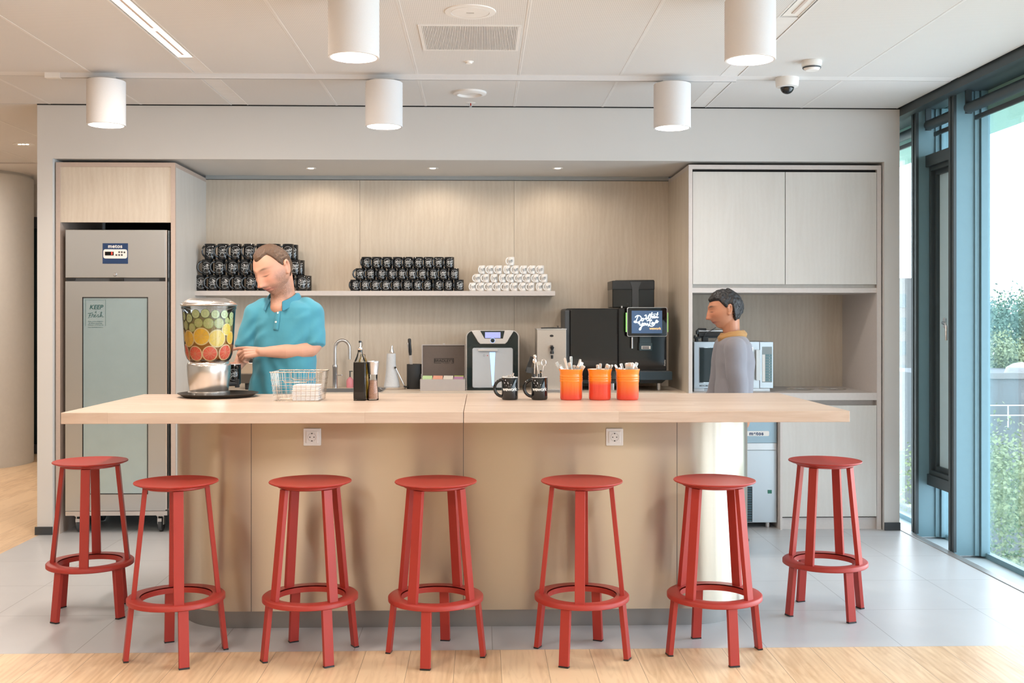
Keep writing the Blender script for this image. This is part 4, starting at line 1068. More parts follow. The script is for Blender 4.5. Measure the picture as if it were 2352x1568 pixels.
# crocks
def glaze(lo, mid):
    m, nt, b = newmat('flame_glaze'); setp(b, rough=.14, spec=.6)
    N, L = nt.nodes, nt.links
    tc = N.new('ShaderNodeTexCoord'); sp = N.new('ShaderNodeSeparateXYZ'); L.new(tc.outputs['Object'], sp.inputs[0])
    mr = N.new('ShaderNodeMapRange'); mr.inputs[1].default_value = 0; mr.inputs[2].default_value = .16; L.new(sp.outputs[2], mr.inputs[0])
    cr = N.new('ShaderNodeValToRGB'); e = cr.color_ramp.elements
    e[0].color = (.78, .07, .035, 1); e[0].position = lo; e[1].color = (.86, .24, .02, 1); e[1].position = mid
    L.new(mr.outputs[0], cr.inputs[0]); L.new(cr.outputs[0], b.inputs['Base Color'])
    return m
crock_c = []
for k, (px, lo, mi, lab) in enumerate(((1314, .12, .62, 'orange to red stoneware crock of cutlery, left one of three'), (1380.5, .48, .66, 'middle orange stoneware crock of cutlery, redder at the bottom'), (1444.8, .12, .7, 'orange stoneware crock of cutlery, right one of three'))):
    p = on(px, 919.5, .057); crock_c.append(p)
    t = thing('utensil_crock', lab, 'crock', p, 'orange crocks on the island')
    prof = [(0, .0), (.052, 0), (.0555, .004), (.0575, .012), (.0578, .09)]
    for j in range(3):
        z0 = .094 + j * .0115; prof += [(.0590, z0), (.0602, z0 + .004), (.0590, z0 + .009), (.0582, z0 + .0105)]
    prof += [(.0585, .134), (.0605, .147), (.0645, .158), (.0642, .1595), (.061, .158)]
    MB().lathe(prof, p, 64, cap0=False, cap1=False).build('body', glaze(lo, mi), t, angle=70)
    MB().lathe([(.0612, .1585), (.0570, .146), (.054, .132), (.053, .008), (0, .007)], p, 48, cap0=False, cap1=False).build('inside', M['mugwhite'], t, angle=70)
knob = mat('cutlery_steel', (.74, .70, .66), .2, metal=1)
def cutlery(p, dx, dy, hgt, zr, w_, lab, grp, twist=0, kind='knife', th=.004, z0=.012):
    """handle standing in a crock: foot near the opposite side of the bottom, leaning towards (dx,dy) at rim height zr"""
    foot = Vector((p.x - dx * .55, p.y - dy * .55, p.z + z0)); rim = Vector((p.x + dx, p.y + dy, p.z + zr)); d = (rim - foot).normalized()
    tip = foot + d * hgt
    t = thing('cutlery_piece', lab, kind, foot, grp)
    ax = Vector((math.sin(twist), -math.cos(twist), 0))
    mid = foot + d * (hgt * .5)
    MB().bar(mid, tip - d * .003, w_ * .62, th, up=ax, w2=w_, h2=th * 1.5).bar(tip - d * .003, tip, w_, th * 1.5, up=ax, w2=w_ * .7, h2=th).build('handle', knob, t, bev=.0015)
    MB().bar(foot, mid, w_ * .8, th * .5, up=ax, w2=w_ * .5, h2=th).build('blade', knob, t, bev=.0006)
nC = ['left', 'middle', 'right']
specs = [
  [(-.052, .01, .215, .020, 'longest'), (-.046, -.01, .186, .012, ''), (-.05, -.022, .176, .012, ''), (-.040, .0, .190, .010, ''), (-.018, .02, .217, .0155, ''), (-.008, -.02, .192, .017, ''), (.002, .03, .226, .015, ''), (.010, -.03, .182, .0145, ''), (.024, -.03, .185, .0145, ''), (.032, .03, .222, .012, ''), (.040, .012, .205, .016, ''), (.048, -.02, .196, .021, '')],
  [(-.012, -.02, .180, .0145, ''), (.000, -.015, .183, .0150, ''), (.026, -.022, .190, .016, ''), (.034, -.01, .186, .015, ''), (.046, -.012, .192, .014, ''), (.050, .01, .198, .012, '')],
  [(-.050, -.01, .200, .012, ''), (-.046, .012, .190, .014, ''), (-.040, -.022, .178, .012, ''), (-.026, -.01, .188, .0165, ''), (-.006, -.02, .188, .018, ''), (.006, -.02, .190, .018, ''), (.016, -.012, .189, .016, ''), (.036, .02, .202, .017, ''), (.034, -.02, .178, .018, ''), (.026, .0, .186, .013, '')]]
for k, sp in enumerate(specs):
    n = len(sp)
    for i, (dx, dy, hgt, w_, ex) in enumerate(sorted(sp)):
        cutlery(crock_c[k], dx, dy, hgt * .985, .15, w_, 'steel cutlery handle in the %s crock, %s of its bunch' % (nC[k], ordl(i, n)), 'cutlery in the crocks', twist=random.Random(i + k * 10).uniform(-.5, .5), kind='cutlery')
for i in range(8):
    dx = -.030 + i * .0085; rn = random.Random(40 + i)
    cutlery(m1, dx, rn.uniform(-.02, .02), (.119 + rn.uniform(-.003, .008)) + (.012 if i == 5 else 0), .112, .0085, 'small spoon handle in the left lettered mug, %s of its bunch' % ordl(i, 8), 'small spoons in the mug', kind='spoon', th=.0025, z0=.01)
# can opener, corkscrew and bottle opener in the second mug
q = m2
t = thing('can_opener', 'steel butterfly can opener standing in the right lettered mug', 'can opener', q + Vector((-.008, 0, .012)))
MB().bar(q + Vector((-.022, 0, .012)), q + Vector((-.026, 0, .135)), .014, .008).bar(q + Vector((-.002, .002, .012)), q + Vector((-.004, .002, .135)), .014, .008).build('grip', M['darkgrey'], t, bev=.003)
MB().bar(q + Vector((-.026, 0, .13)), q + Vector((-.024, 0, .215)), .012, .006).bar(q + Vector((-.005, .002, .13)), q + Vector((-.022, .002, .225)), .010, .005).ell(q + Vector((-.024, 0, .222)), .009, .006, .012).ell(q + Vector((-.026, 0, .20)), .011, .006, .013).build('jaw', knob, t, bev=.001)
MB().lathe([(0, .0), (.010, 0), (.010, .004), (.0, .004)], q + Vector((-.004, -.008, .190)), 18, ax='y').build('turning_key', M['chrome'], t)
t = thing('clip', 'dark plastic clip leaning out of the right lettered mug', 'clip', q + Vector((-.028, .01, .115)))
MB().bar(q + Vector((-.030, .012, .1)), q + Vector((-.034, .012, .16)), .008, .01).bar(q + Vector((-.034, .012, .15)), q + Vector((-.066, .012, .155)), .03, .014, up=(0, 1, 0)).build('arm', M['darkgrey'], t, bev=.002)
MB().bar(q + Vector((-.062, .012, .150)), q + Vector((-.036, .012, .222)), .022, .012, up=(0, 1, 0)).bar(q + Vector((-.072, .012, .152)), q + Vector((-.05, .012, .150)), .006, .012, up=(0, 0, 1)).build('jaw', M['black'], t, bev=.002)
t = thing('corkscrew', 'steel corkscrew with an oval loop handle in the right lettered mug', 'corkscrew', q + Vector((.02, 0, .02)))
loop = [q + Vector((.022 + .0115 * math.cos(R(a)), -.002, .193 + .017 * math.sin(R(a)))) for a in range(0, 360, 24)]
MB().tube(loop, .0024, 8, closed=True).build('loop_handle', M['chrome'], t)
MB().tube([q + Vector((.020, 0, .178)), q + Vector((.017, 0, .150))], [.005, .003], 8).build('neck', knob, t)
MB().tube([q + Vector((.015 + .004 * math.cos(i * .9), .004 * math.sin(i * .9), .15 - i * .0045)) for i in range(28)], .0014, 6).build('worm', knob, t)
t = thing('corkscrew_knife', 'black waiter knife with orange dot in the right lettered mug', 'knife', q + Vector((.006, .01, .03)))
MB().box(q.x + .003, q.x + .012, q.y + .004, q.y + .012, IZ + .03, IZ + .152).build('handle', M['black'], t, smooth=False, bev=.001)
MB().cyl((q.x + .0075, q.y + .004, IZ + .143), .002, .0006, 12, 'y').build('dot', mat('orange_dot', (.9, .45, .1), .4), t)

# ================================================================== ON THE BACK COUNTER
def bk(px, y): return Vector((PX(px, y), y, CT))
SB = lambda y: y / 2500.0
# tap
y = 8.25; p = bk(769.5, y); k = SB(y); f = lambda py: CT + (889.5 - py) * k
t = thing('kitchen_tap', 'tall curved brushed steel kitchen tap by the sink', 'tap', p)
MB().lathe([(.0185, 0), (.0185, f(843) - CT), (.0195, f(842.5) - CT), (.0195, f(839) - CT), (.0185, f(838) - CT), (.0185, f(836) - CT)], p, 32).build('body', M['satin'], t)
xr = (PX(803, y) - p.x) * 1.0; za = f(800)
arc = [p + Vector((0, 0, f(842) - CT)), p + Vector((0, 0, za - CT))] + [Vector((p.x + (xr - .0) / 2 * (1 - math.cos(R(a))) - 0, p.y, za + (xr / 2) * 1.18 * math.sin(R(a)))) for a in range(15, 181, 15)] + [Vector((p.x + xr, p.y, f(824)))]
MB().tube(arc, .0118, 20).build('spout', M['satin'], t)
MB().tube([p + Vector((.01, -.012, f(860) - CT)), p + Vector((.052, -.02, f(860) - CT))], .0035, 10).ell(p + Vector((.054, -.02, f(860) - CT)), .006, .006, .006, 12, 8).build('lever', M['chrome'], t)
# soap bottle (pink) behind the vinegar
y = 8.3; p = bk(804, y)
t = thing('soap_bottle', 'small pink soap bottle with pump behind the dark vinegar bottle', 'bottle', p)
MB().lathe([(0, 0), (.026, 0), (.028, .01), (.028, .05), (.022, .066), (.010, .074), (.010, .080)], p, 28, cap0=False).build('body', mat('pink_soap', (.75, .28, .32), .15), t)
MB().lathe([(.005, .080), (.005, .12)], p, 12).box(p.x - .006, p.x + .02, p.y - .005, p.y + .005, CT + .12, CT + .127).build('pump', M['darkgrey'], t)
# towel holder
y = 8.12; p = bk(900, y); k = SB(y); zt_ = lambda py: (892.3 - py) * k
t = thing('towel_holder', 'steel paper towel holder with arm on the back counter', 'holder', p)
MB().lathe([(0, 0), (.098, 0), (.104, .006), (.106, .016), (.092, .018), (0, .018)], p, 56, cap0=False, cap1=False).build('base', M['steel_h'], t)
MB().lathe([(.006, .018), (.006, zt_(812))], p, 12).lathe([(.016, zt_(809)), (.016, zt_(806)), (.012, zt_(803)), (.007, zt_(795)), (.006, zt_(793)), (0, zt_(792))], p, 20, cap1=False).build('post', M['satin'], t)
MB().tube([p + Vector((.098, -.02, .018)), p + Vector((.028, -.03, zt_(842)))], .0035, 8).build('arm', M['satin'], t)
MB().ell(p + Vector((.028, -.03, zt_(843))), .008, .008, .008, 12, 8).bar(p + Vector((.018, -.055, zt_(862))), p + Vector((.018, -.055, zt_(824))), .006, .004).bar(p + Vector((.09, -.02, .02)), p + Vector((.115, -.02, .016)), .02, .012).build('arm_tip', M['black'], t)
rl = [(.058, .019, 0), (.050, zt_(872), 0), (.038, zt_(850), -.004), (.034, zt_(830), -.006), (.032, zt_(811), -.004)]
q = MB(); rings = []
for (r_, z_, dx) in rl:
    rings.append([p + Vector((dx + r_ * math.cos(2 * PI * i / 24) * (1.05 if i % 2 else .97), r_ * .8 * math.sin(2 * PI * i / 24) * (1.05 if i % 2 else .97) - .0, z_)) for i in range(24)])
o = q.loft(rings).build('paper_towel_roll', M['greypaper'], angle=60); tag(o, 'slumped pale grey paper towels on the steel holder', 'paper towel')
# knife pot
y = 8.15; p = bk(951.5, y); k = SB(y)
t = thing('knife_pot', 'matte black cylindrical pot beside the tea box', 'pot', p)
MB().lathe([(0, 0), (.0545, 0), (.0555, .002), (.0555, .182), (.0545, .184), (.047, .184), (.047, .02), (0, .02)], p, 48, cap0=False, cap1=False).build('body', M['blackmatte'], t)
def knife(dx, dy, tx, tz, col, lab, L_=.1, lean=.0):
    foot = p + Vector((dx, dy, .024)); tip = p + Vector((tx, dy, tz)); d = (tip - foot).normalized()
    t = thing('kitchen_knife', lab, 'knife', foot, 'knives in the black pot')
    MB().bar(foot, tip - d * L_, .022, .002, up=(0, 1, 0)).build('blade', M['satin'], t)
    hs = [tip - d * L_, tip - d * L_ * .8, tip - d * L_ * .35, tip - d * .008, tip]
    MB().tube(hs, [.009, .012, .011, .0125, .008], 12).build('handle', col, t)
knife(-.012, -.01, -.036, .375, M['black'], 'knife with black handle standing tallest in the black pot', .125)
knife(-.005, .012, -.044, .35, M['satin'], 'steel-handled knife leaning behind the black-handled one', .13)
# tea box
y = 8.0; p = bk(1017.5, y); k = SB(y); X = lambda px: PX(px, y); Zt = lambda py: CT + (894 - py) * k
t = thing('tea_box', 'open grey wooden tea box with lettered lid standing upright', 'box', p)
tb = mat('tea_box_grey', (.42, .38, .36), .55, 30, .04); tbd = mat('tea_box_lining', (.13, .10, .085), .6, 80, .08)
bx0_, bx1_ = X(966.5), X(1069); zb1 = Zt(868)
MB().box(bx0_, bx1_, y - .09, y - .082, CT, zb1).box(bx0_, bx1_, y + .10, y + .108, CT, zb1).box(bx0_, bx0_ + .008, y - .082, y + .10, CT, zb1).box(bx1_ - .008, bx1_, y - .082, y + .10, CT, zb1).box(bx0_, bx1_, y - .082, y + .10, CT, CT + .006).build('tray', tb, t, smooth=False, bev=.001)
lz0, lz1 = zb1 - .03, Zt(788.5) - .006; ly = y + .109
l_ = MB().box(bx0_, bx1_, ly + .012, ly + .02, lz0, lz1).box(bx0_, bx0_ + .008, ly, ly + .012, lz0, lz1).box(bx1_ - .008, bx1_, ly, ly + .012, lz0, lz1).box(bx0_ + .008, bx1_ - .008, ly, ly + .012, lz1 - .008, lz1).build('lid', tb, t, smooth=False, bev=.001)
MB().box(bx0_ + .008, bx1_ - .008, ly + .008, ly + .0119, lz0, lz1 - .008).build('lid_lining', tbd, l_, smooth=False)
blk = mat('box_print', (.015, .012, .01), .6)
lc = Vector(((bx0_ + bx1_) / 2 + .002, ly + .007, Zt(828.5)))
lettering("BRADLEY'S", .0295, lc, blk, l_, bold=.0004, thick=.0004)
fm = MB()
hw_, hh_ = .073, .0185
for a in ((-hw_, hw_, hh_ - .003, hh_), (-hw_, -hw_ + .004, -hh_, hh_), (hw_ - .004, hw_, -hh_, hh_), (-hw_, -.022, -hh_, -hh_ + .003), (.055, hw_, -hh_, -hh_ + .003)): fm.box(lc.x + a[0], lc.x + a[1], lc.y - .0004, lc.y + .001, lc.z + a[2], lc.z + a[3])
fm.build('printed_frame', blk, l_, smooth=False)
lettering('TEA BARISTA', .0078, lc + Vector((.017, 0, -.0175)), blk, l_, thick=.0003, name='small_lettering')
MB().box(lc.x - .008, lc.x + .008, ly - .002, ly + .002, lz1 - .001, lz1 + .008).build('clasp', M['satin'], l_, smooth=False)
MB().box(bx0_ - .003, bx0_ + .002, ly - .012, ly, zb1, zb1 + .03).build('hinge', M['satin'], t, smooth=False)
MB().box(bx1_ - .002, bx1_ + .003, ly - .012, ly, zb1, zb1 + .03).build('hinge', M['satin'], t, smooth=False)
cols = [((.55, .72, .38), 'pale green'), ((.80, .38, .26), 'salmon'), ((.74, .68, .58), 'cream'), ((.45, .22, .36), 'purple')]
cw = (bx1_ - bx0_ - .02) / 4
for i in range(4):
    for j in range(3):
        cc, nm = cols[i]
        if i == 3 and j == 2: cc, nm = (.45, .55, .12), 'olive green'
        a = bx0_ + .011 + i * cw
        zt2 = zb1 + (.011, .016, .021)[j]
        o = MB().box(a + .003, a + cw - .006 + j * .001, y - .055 + j * .03, y - .05 + j * .03, CT + .007, zt2).bar((a + .004, y - .053 + j * .03, zt2 - .001), (a + cw - .006, y - .052 + j * .03, zt2 - .002), .004, .004).build('tea_sachet', mat('sachet_' + nm.replace(' ', '_'), cc, .5, 70, .12), smooth=False, bev=.001)
        tag(o, '%s tea sachet in the open tea box, %s of its compartment' % (nm, ('front', 'middle', 'back')[j]), 'tea sachet', 'tea sachets in the box')
# water machine
y = 7.98; X = lambda px: PX(px, y); k = SB(y); Zt = lambda py: PZ(py, y, 1130)
zf_ = CT
t = thing('water_dispenser', 'black and silver chilled water machine with blue lit panel', 'dispenser', (X(1131), y + .15, CT))
bl = mat('machine_black', (.008, .02, .022), .12, spec=.6)
x0, x1, zt = X(1070), X(1192.5), Zt(758)
def arch(x0, x1, z0, z1, r, n=10):
    o = [(x0, z0)]
    for i in range(n + 1): a = R(180 - 90 * i / n); o.append((x0 + r + r * math.cos(a), z1 - r + r * math.sin(a)))
    for i in range(n + 1): a = R(90 - 90 * i / n); o.append((x1 - r + r * math.cos(a), z1 - r + r * math.sin(a)))
    return o + [(x1, z0)]
MB().prism(arch(x0 + .004, x1 - .004, CT + .001, zt - .004, .05), y, y + .36).build('body', bl, t)
o_, i_ = arch(x0, x1, CT, zt, .054), arch(x0 + .008, x1 - .008, CT, zt - .006, .047)
q = MB(); n = len(o_)
for a in range(n - 1):
    vs = []
    for yy in (y - .006, y + .014):
        for pp in (o_[a], o_[a + 1], i_[a + 1], i_[a]): vs.append((pp[0], yy, pp[1]))
    q.faces(vs, [(0, 1, 2, 3), (7, 6, 5, 4), (0, 4, 5, 1), (2, 6, 7, 3), (3, 7, 4, 0), (1, 5, 6, 2)])
bmesh.ops.remove_doubles(q.bm, verts=q.bm.verts, dist=.0004)
q.build('silver_trim', M['satin'], t)
silv = mat('machine_silver', (.66, .64, .62), .3, metal=.35)
q = MB(); pts = []
def S(px, py): return (X(px), Zt(py))
poly = [S(1083, 760), S(1093, 776), S(1098, 785), S(1103, 789.5), S(1160, 789.5), S(1165, 785), S(1170, 776), S(1180, 760), S(1170, 758.5), S(1093, 758.5)]
q.prism(poly, y - .02, y + .0); pn = q.build('head_panel', silv, t, bev=.004, angle=25)
MB().prism([S(1103, 759.5), S(1113, 777), S(1155, 777), S(1159, 759.5)], y - .022, y - .02).build('display_bezel', bl, pn, smooth=False)
MB().box(X(1114), X(1149.5), y - .0235, y - .022, Zt(776), Zt(762.5)).build('display', emis('lcd', (.32, .36, .72), .55), pn, smooth=False)
MB().lathe([(.016, 0), (.016, .004), (.013, .012), (0, .014)], (X(1131.5), y - .02, Zt(781.5)), 28, ax='y', cap1=False).build('round_button', bl, pn)
MB().lathe([(.0162, .001), (.018, .001), (.018, .003), (.0162, .003)], (X(1131.5), y - .02, Zt(781.5)), 28, ax='y', cap0=False, cap1=False).build('button_ring', emis('blue_ring', (.45, .6, 1), .9), pn)
q = MB().prism(rrect(X(1085), X(1178), Zt(890.5), Zt(798.5), .014), y - .012, y + .0)
fp = q.build('front_panel', mat('panel_grey', (.46, .49, .52), .35), t, bev=.004, angle=25)
MB().prism([S(1124.5, 808.5), S(1137.5, 808.5), S(1134, 885), S(1130.5, 885)], y - .0135, y - .012).build('light_strip', emis('blue_glow', (.38, .62, 1.0), .95), fp, smooth=False)
MB().box(X(1098), X(1142.5), y - .03, y - .012, Zt(805.5), Zt(801.5)).build('spout_cover', silv, fp, smooth=False, bev=.002)
q = MB().lathe([(.006, 0), (.0072, .0), (.0072, .0008), (.006, .0008)], (X(1112), y - .012, Zt(816)), 16, ax='y', cap0=False, cap1=False); q.build('cup_icon', M['darkgrey'], fp)
MB().lathe([(.0, 0), (.004, .0), (.004, .0008), (.0, .0008)], (X(1119.5), y - .012, Zt(816)), 16, ax='y', cap0=False, cap1=False).build('warning_icon', mat('icon_red', (.5, .08, .08), .5), fp)
MB().prism([S(1071, 897), S(1193, 897), S(1190, 892), S(1098, 890.5), S(1074, 893)], y - .03, y - .0).build('drip_tray', bl, t, smooth=False)
# steel water boiler
y = 7.78; X = lambda px: PX(px, y); Zt = lambda py: PZ(py, y, 1265)
t = thing('water_boiler', 'tall steel hot water boiler with black lever tap', 'boiler', (X(1267), y + .1, CT))
MB().box(X(1233.5), X(1300.5), y, y + .30, CT + .0, Zt(757)).build('body', mat('boiler_steel', (.55, .50, .44), .38, 60, .04, metal=.75), t, smooth=False, bev=.003)
MB().box(X(1232.5), X(1301.5), y - .002, y + .302, Zt(757), Zt(754.5)).build('lid', M['satin'], t, smooth=False, bev=.002)
MB().box(X(1233.5), X(1300.5), y - .09, y - .001, CT, CT + .02).box(X(1258), X(1301), y - .08, y - .0, CT + .02, CT + .022).build('drip_tray', M['satin'], t, smooth=False, bev=.002)
MB().bar((X(1267), y - .001, Zt(797)), (X(1267), y - .045, Zt(799)), .018, .03).lathe([(.013, 0), (.014, .012), (.011, .02), (.007, .03)], (X(1267), y - .045, Zt(812)), 20).lathe([(.008, 0), (.016, .024)], (X(1267), y - .045, Zt(804)), 16).lathe([(.008, 0), (.009, .025)], (X(1267), y - .045, Zt(823)), 16).build('tap', M['black'], t)
e = MB(); e.prism([(X(1267) + .014 * math.cos(R(a)), Zt(771) + .008 * math.sin(R(a))) for a in range(0, 360, 15)], y - .003, y); e.build('oval_badge', M['black'], t, smooth=False)
tr = thing('tongs', 'black serving tongs lying on top of the steel boiler', 'tongs', (X(1268), y + .05, Zt(754.5)))
zt4 = Zt(754.5) + .004
MB().tube([(X(1243), y + .03, zt4), (X(1270), y + .025, zt4 + .003), (X(1291), y + .03, zt4)], .0035, 8, flat=1).tube([(X(1283), y + .03, zt4 + .003), (X(1280), y + .032, zt4 + .016), (X(1284), y + .032, zt4 + .012)], .003, 8).tube([(X(1246), y + .05, zt4), (X(1291), y + .045, zt4)], .0035, 8).build('arm', M['black'], tr)

# coffee machine
y = 7.93; X = lambda px: PX(px, y); Zt = lambda py: PZ(py, y, 1415)
t = thing('coffee_machine', 'large glossy black coffee machine with tilted touch screen', 'coffee machine', (X(1415), y + .2, CT))
zb_ = Zt(872)
x0, xm, x1 = X(1297), X(1419), X(1532)
MB().prism(rrect(X(1299), X(1530), zb_, Zt(708), .018), y + .03, y + .48).build('body', M['black'], t)
MB().prism(rrect(X(1310), X(1418.5), zb_, Zt(709), .014), y, y + .03).build('front_door', M['blackgloss'], t, bev=.004)
MB().prism(rrect(X(1421), X(1531), Zt(852), Zt(707), .012), y, y + .03).build('brew_panel', M['blackgloss'], t, bev=.003)
MB().box(X(1297.5), X(1309), y + .01, y + .4, zb_, Zt(712)).build('side_strip', M['darkgrey'], t, smooth=False, bev=.006)
sc_ = Vector((X(1483), y - .06, Zt(738.5)))
tb_ = MB().prism(rrect(X(1437), X(1529), Zt(772.5), Zt(705.5), .014), y - .075, y - .062).build('touch_screen', M['satin'], t, bev=.002)
MB().prism(rrect(X(1438.5), X(1527.5), Zt(771.2), Zt(706.8), .013), y - .0765, y - .074).build('bezel', M['blackgloss'], tb_, smooth=False)
MB().box(X(1447.5), X(1517), y - .0772, y - .0765, Zt(765), Zt(713.5)).build('display', emis('screen_blue', (.045, .085, .16), .8), tb_, smooth=False)
MB().box(X(1434.5), X(1437), y - .07, y - .0625, Zt(762), Zt(718)).build('glow_left', emis('green_glow', (.25, .55, .15), .7), tb_, smooth=False)
MB().box(X(1529), X(1531), y - .07, y - .0625, Zt(762), Zt(718)).build('glow_right', emis('green_glow_b', (.25, .55, .15), .7), tb_, smooth=False)
MB().box(X(1455), X(1510), y - .062, y, Zt(768), Zt(712)).build('screen_arm', M['black'], t, smooth=False)
scr = emis('screen_white', (.75, .86, .90), .8)
# hand lettering by brush strokes
def strokes(list_, ox, oz, sc, w_, m, par, yy, name='lettering'):
    q = MB()
    for st_ in list_:
        pts = [Vector((ox + a * sc, yy, oz + b_ * sc)) for a, b_ in st_]
        # smooth with a Catmull-Rom
        P = [pts[0]] + pts + [pts[-1]]; out = []
        for i in range(1, len(P) - 2):
            for j in range(5):
                u = j / 5; p0, p1, p2, p3 = P[i - 1], P[i], P[i + 1], P[i + 2]
                out.append(.5 * ((2 * p1) + (-p0 + p2) * u + (2 * p0 - 5 * p1 + 4 * p2 - p3) * u * u + (-p0 + 3 * p1 - 3 * p2 + p3) * u ** 3))
        out.append(pts[-1]); q.tube(out, w_, 6, flat=.25, up=(0, 1, 0))
    return q.build(name, m, par)
FRL = [[(330, 775), (440, 770), (550, 750)], [(440, 770), (410, 860), (385, 940), (340, 975)], [(375, 860), (430, 868), (480, 850)],
 [(540, 800), (520, 880), (470, 940), (448, 950)], [(510, 850), (560, 810), (575, 850), (575, 940), (610, 930)], [(610, 900), (660, 870), (670, 835), (630, 850), (620, 910), (650, 940), (710, 915)],
 [(710, 915), (780, 830), (800, 880), (780, 935), (745, 930), (800, 935), (860, 920)], [(860, 900), (930, 800), (945, 715), (905, 730), (890, 830), (870, 940), (920, 870), (960, 870), (945, 930), (1030, 930)]]
# coordinates read in the zoomed crop of the screen (7.467 px per px, x from 1380, y from 690)
def L_(pts): return [((a - 762) / 7.467, (366 - b_) / 7.467) for a, b_ in pts]
strokes([[((a - 680) / 19.6, (850 - b_) / 19.6) for a, b_ in l] for l in FRL], fx(185 + 680 / 19.6), fz(680 + 850 / 19.6), YF / 2500, .0016, gm, door, YF + .0032)
strokes([L_(l) for l in LETTERS], X(1380 + 762 / 7.467), Zt(690 + 366 / 7.467), y / 2500, .0036, scr, tb_, y - .0778)
lettering('wework', .026, (X(1501), y - .0778, Zt(754)), emis('screen_orange', (.9, .55, .22), .8), tb_, 'small_lettering', bold=.0006, thick=.0002, spacing=.95)
MB().tube([(X(1450.5), y - .03, Zt(774)), (X(1450.5), y - .03, Zt(800))], .0075, 14).build('milk_spout', M['satin'], t)
oc = MB().box(X(1467), X(1493.5), y - .05, y, Zt(787), Zt(772)).box(X(1466), X(1495.5), y - .055, y, Zt(804.5), Zt(787)).build('coffee_outlet', mat('outlet_teal', (.03, .06, .075), .25), t, smooth=False, bev=.002)
MB().box(X(1471), X(1491.5), y - .0565, y - .055, Zt(801), Zt(794)).build('sticker', M['white'], oc, smooth=False)
MB().box(X(1472.5), X(1488), y - .057, y - .0565, Zt(796.8), Zt(795.2)).box(X(1472.5), X(1488), y - .057, y - .0565, Zt(800), Zt(798)).build('sticker_print', M['black'], oc, smooth=False)
MB().box(X(1420), X(1537.5), y - .12, y + .03, Zt(870.5), Zt(851.5)).build('drip_tray', mat('tray_blueblack', (.02, .04, .055), .35), t, smooth=False, bev=.003)
MB().box(X(1425), X(1533), y - .115, y + .0, Zt(851.5), Zt(850.5)).build('drip_grate', M['darkgrey'], t, smooth=False)
MB().prism([(X(1305), zb_), (X(1530), zb_), (X(1520), Zt(880)), (X(1310), Zt(880))], y + .0, y + .45).build('under_tray', M['black'], t, smooth=False)
for px in (1320, 1409, 1516): MB().lathe([(.017, 0), (.017, Zt(880) - CT + .002)], (X(px), y + .05, CT), 20).build('foot', M['satin'], t)
q = MB(); q.prism([(X(1411), Zt(706)), (X(1411), Zt(646)), (X(1419), Zt(642)), (X(1509), Zt(641)), (X(1509), Zt(706))], y + .12, y + .42)
hp_ = q.build('bean_hopper', mat('hopper_smoke', (.015, .014, .012), .15), t, smooth=False, bev=.006)
MB().box(X(1410.5), X(1509.5), y + .115, y + .42, Zt(664), Zt(643)).build('hopper_lid', M['black'], hp_, smooth=False, bev=.004)
MB().prism([S2 for S2 in ((X(1452), Zt(646)), (X(1478), Zt(646)), (X(1472), Zt(660)), (X(1472), Zt(706)), (X(1457), Zt(706)), (X(1457), Zt(660)))], y + .11, y + .12).build('hopper_latch', M['darkgrey'], hp_, smooth=False)
MB().cyl((X(1428.5), y + .01, Zt(708)), .006, .018, 14).build('top_pin', M['satin'], t)
me = textmesh('Franke', .016, .0002); me.transform(Matrix.Rotation(-PI / 2, 4, 'Y')); me.transform(Matrix.Translation((X(1527), y - .001, Zt(833))))
finish(me, 'lettering', M['white'], t, smooth=False)

# steel conveyor behind the man
y = 8.05; X = lambda px: PX(px, y); Zt = lambda py: PZ(py, y, 570)
t = thing('toaster', 'low steel countertop toaster partly hidden behind the man', 'toaster', (X(600), y + .1, CT))
MB().box(X(546), X(660), y, y + .3, Zt(880), Zt(858)).build('lower_body', mat('toaster_dark', (.10, .09, .08), .3, metal=.6), t, smooth=False, bev=.003)
MB().box(X(546), X(660), y + .002, y + .3, Zt(858), Zt(833)).build('body', mat('toaster_steel', (.6, .53, .45), .3, metal=.9), t, smooth=False, bev=.003)
MB().box(X(548), X(658), y + .01, y + .28, Zt(833), Zt(824)).build('top_slot', M['black'], t, smooth=False, bev=.003)
for px in (566, 650): MB().lathe([(.018, 0), (.02, Zt(880) - CT)], (X(px), y + .04, CT), 16).build('foot', M['black'], t)

# ================================================================== MICROWAVE AND GADGET IN THE RIGHT BAY
WZ = zc1
y = 7.72; X = lambda px: PX(px, y); Zt = lambda py: PZ(py, y, 1690)
t = thing('microwave', 'stainless commercial microwave with keypad at the right, in the open bay', 'microwave', (X(1685), y + .2, WZ))
z0, z1 = Zt(891.5), Zt(785)
MB().box(X(1594.5), X(1776), y + .02, y + .45, z0, z1).build('body', M['steel'], t, smooth=False, bev=.004)
dX0, dX1 = X(1594.5), X(1744)
wx0, wx1, wz0, wz1 = X(1607), X(1728), Zt(877.5), Zt(798.5)
dr = MB().box(dX0, wx0, y, y + .02, z0, z1).box(wx1, dX1, y, y + .02, z0, z1).box(wx0, wx1, y, y + .02, z0, wz0).box(wx0, wx1, y, y + .02, wz1, z1).build('door', M['steel'], t, smooth=False)
MB().box(wx0, wx1, y + .006, y + .012, wz0, wz1).build('door_window', mat('microwave_glass', (.02, .028, .028), .12), dr, smooth=False)
q = MB(); g = .004; q.box(wx0 - g, wx1 + g, y - .003, y + .002, wz1, wz1 + g).box(wx0 - g, wx1 + g, y - .003, y + .002, wz0 - g, wz0).box(wx0 - g, wx0, y - .003, y + .002, wz0, wz1).box(wx1, wx1 + g, y - .003, y + .002, wz0, wz1); q.build('window_trim', M['chrome'], dr, smooth=False)
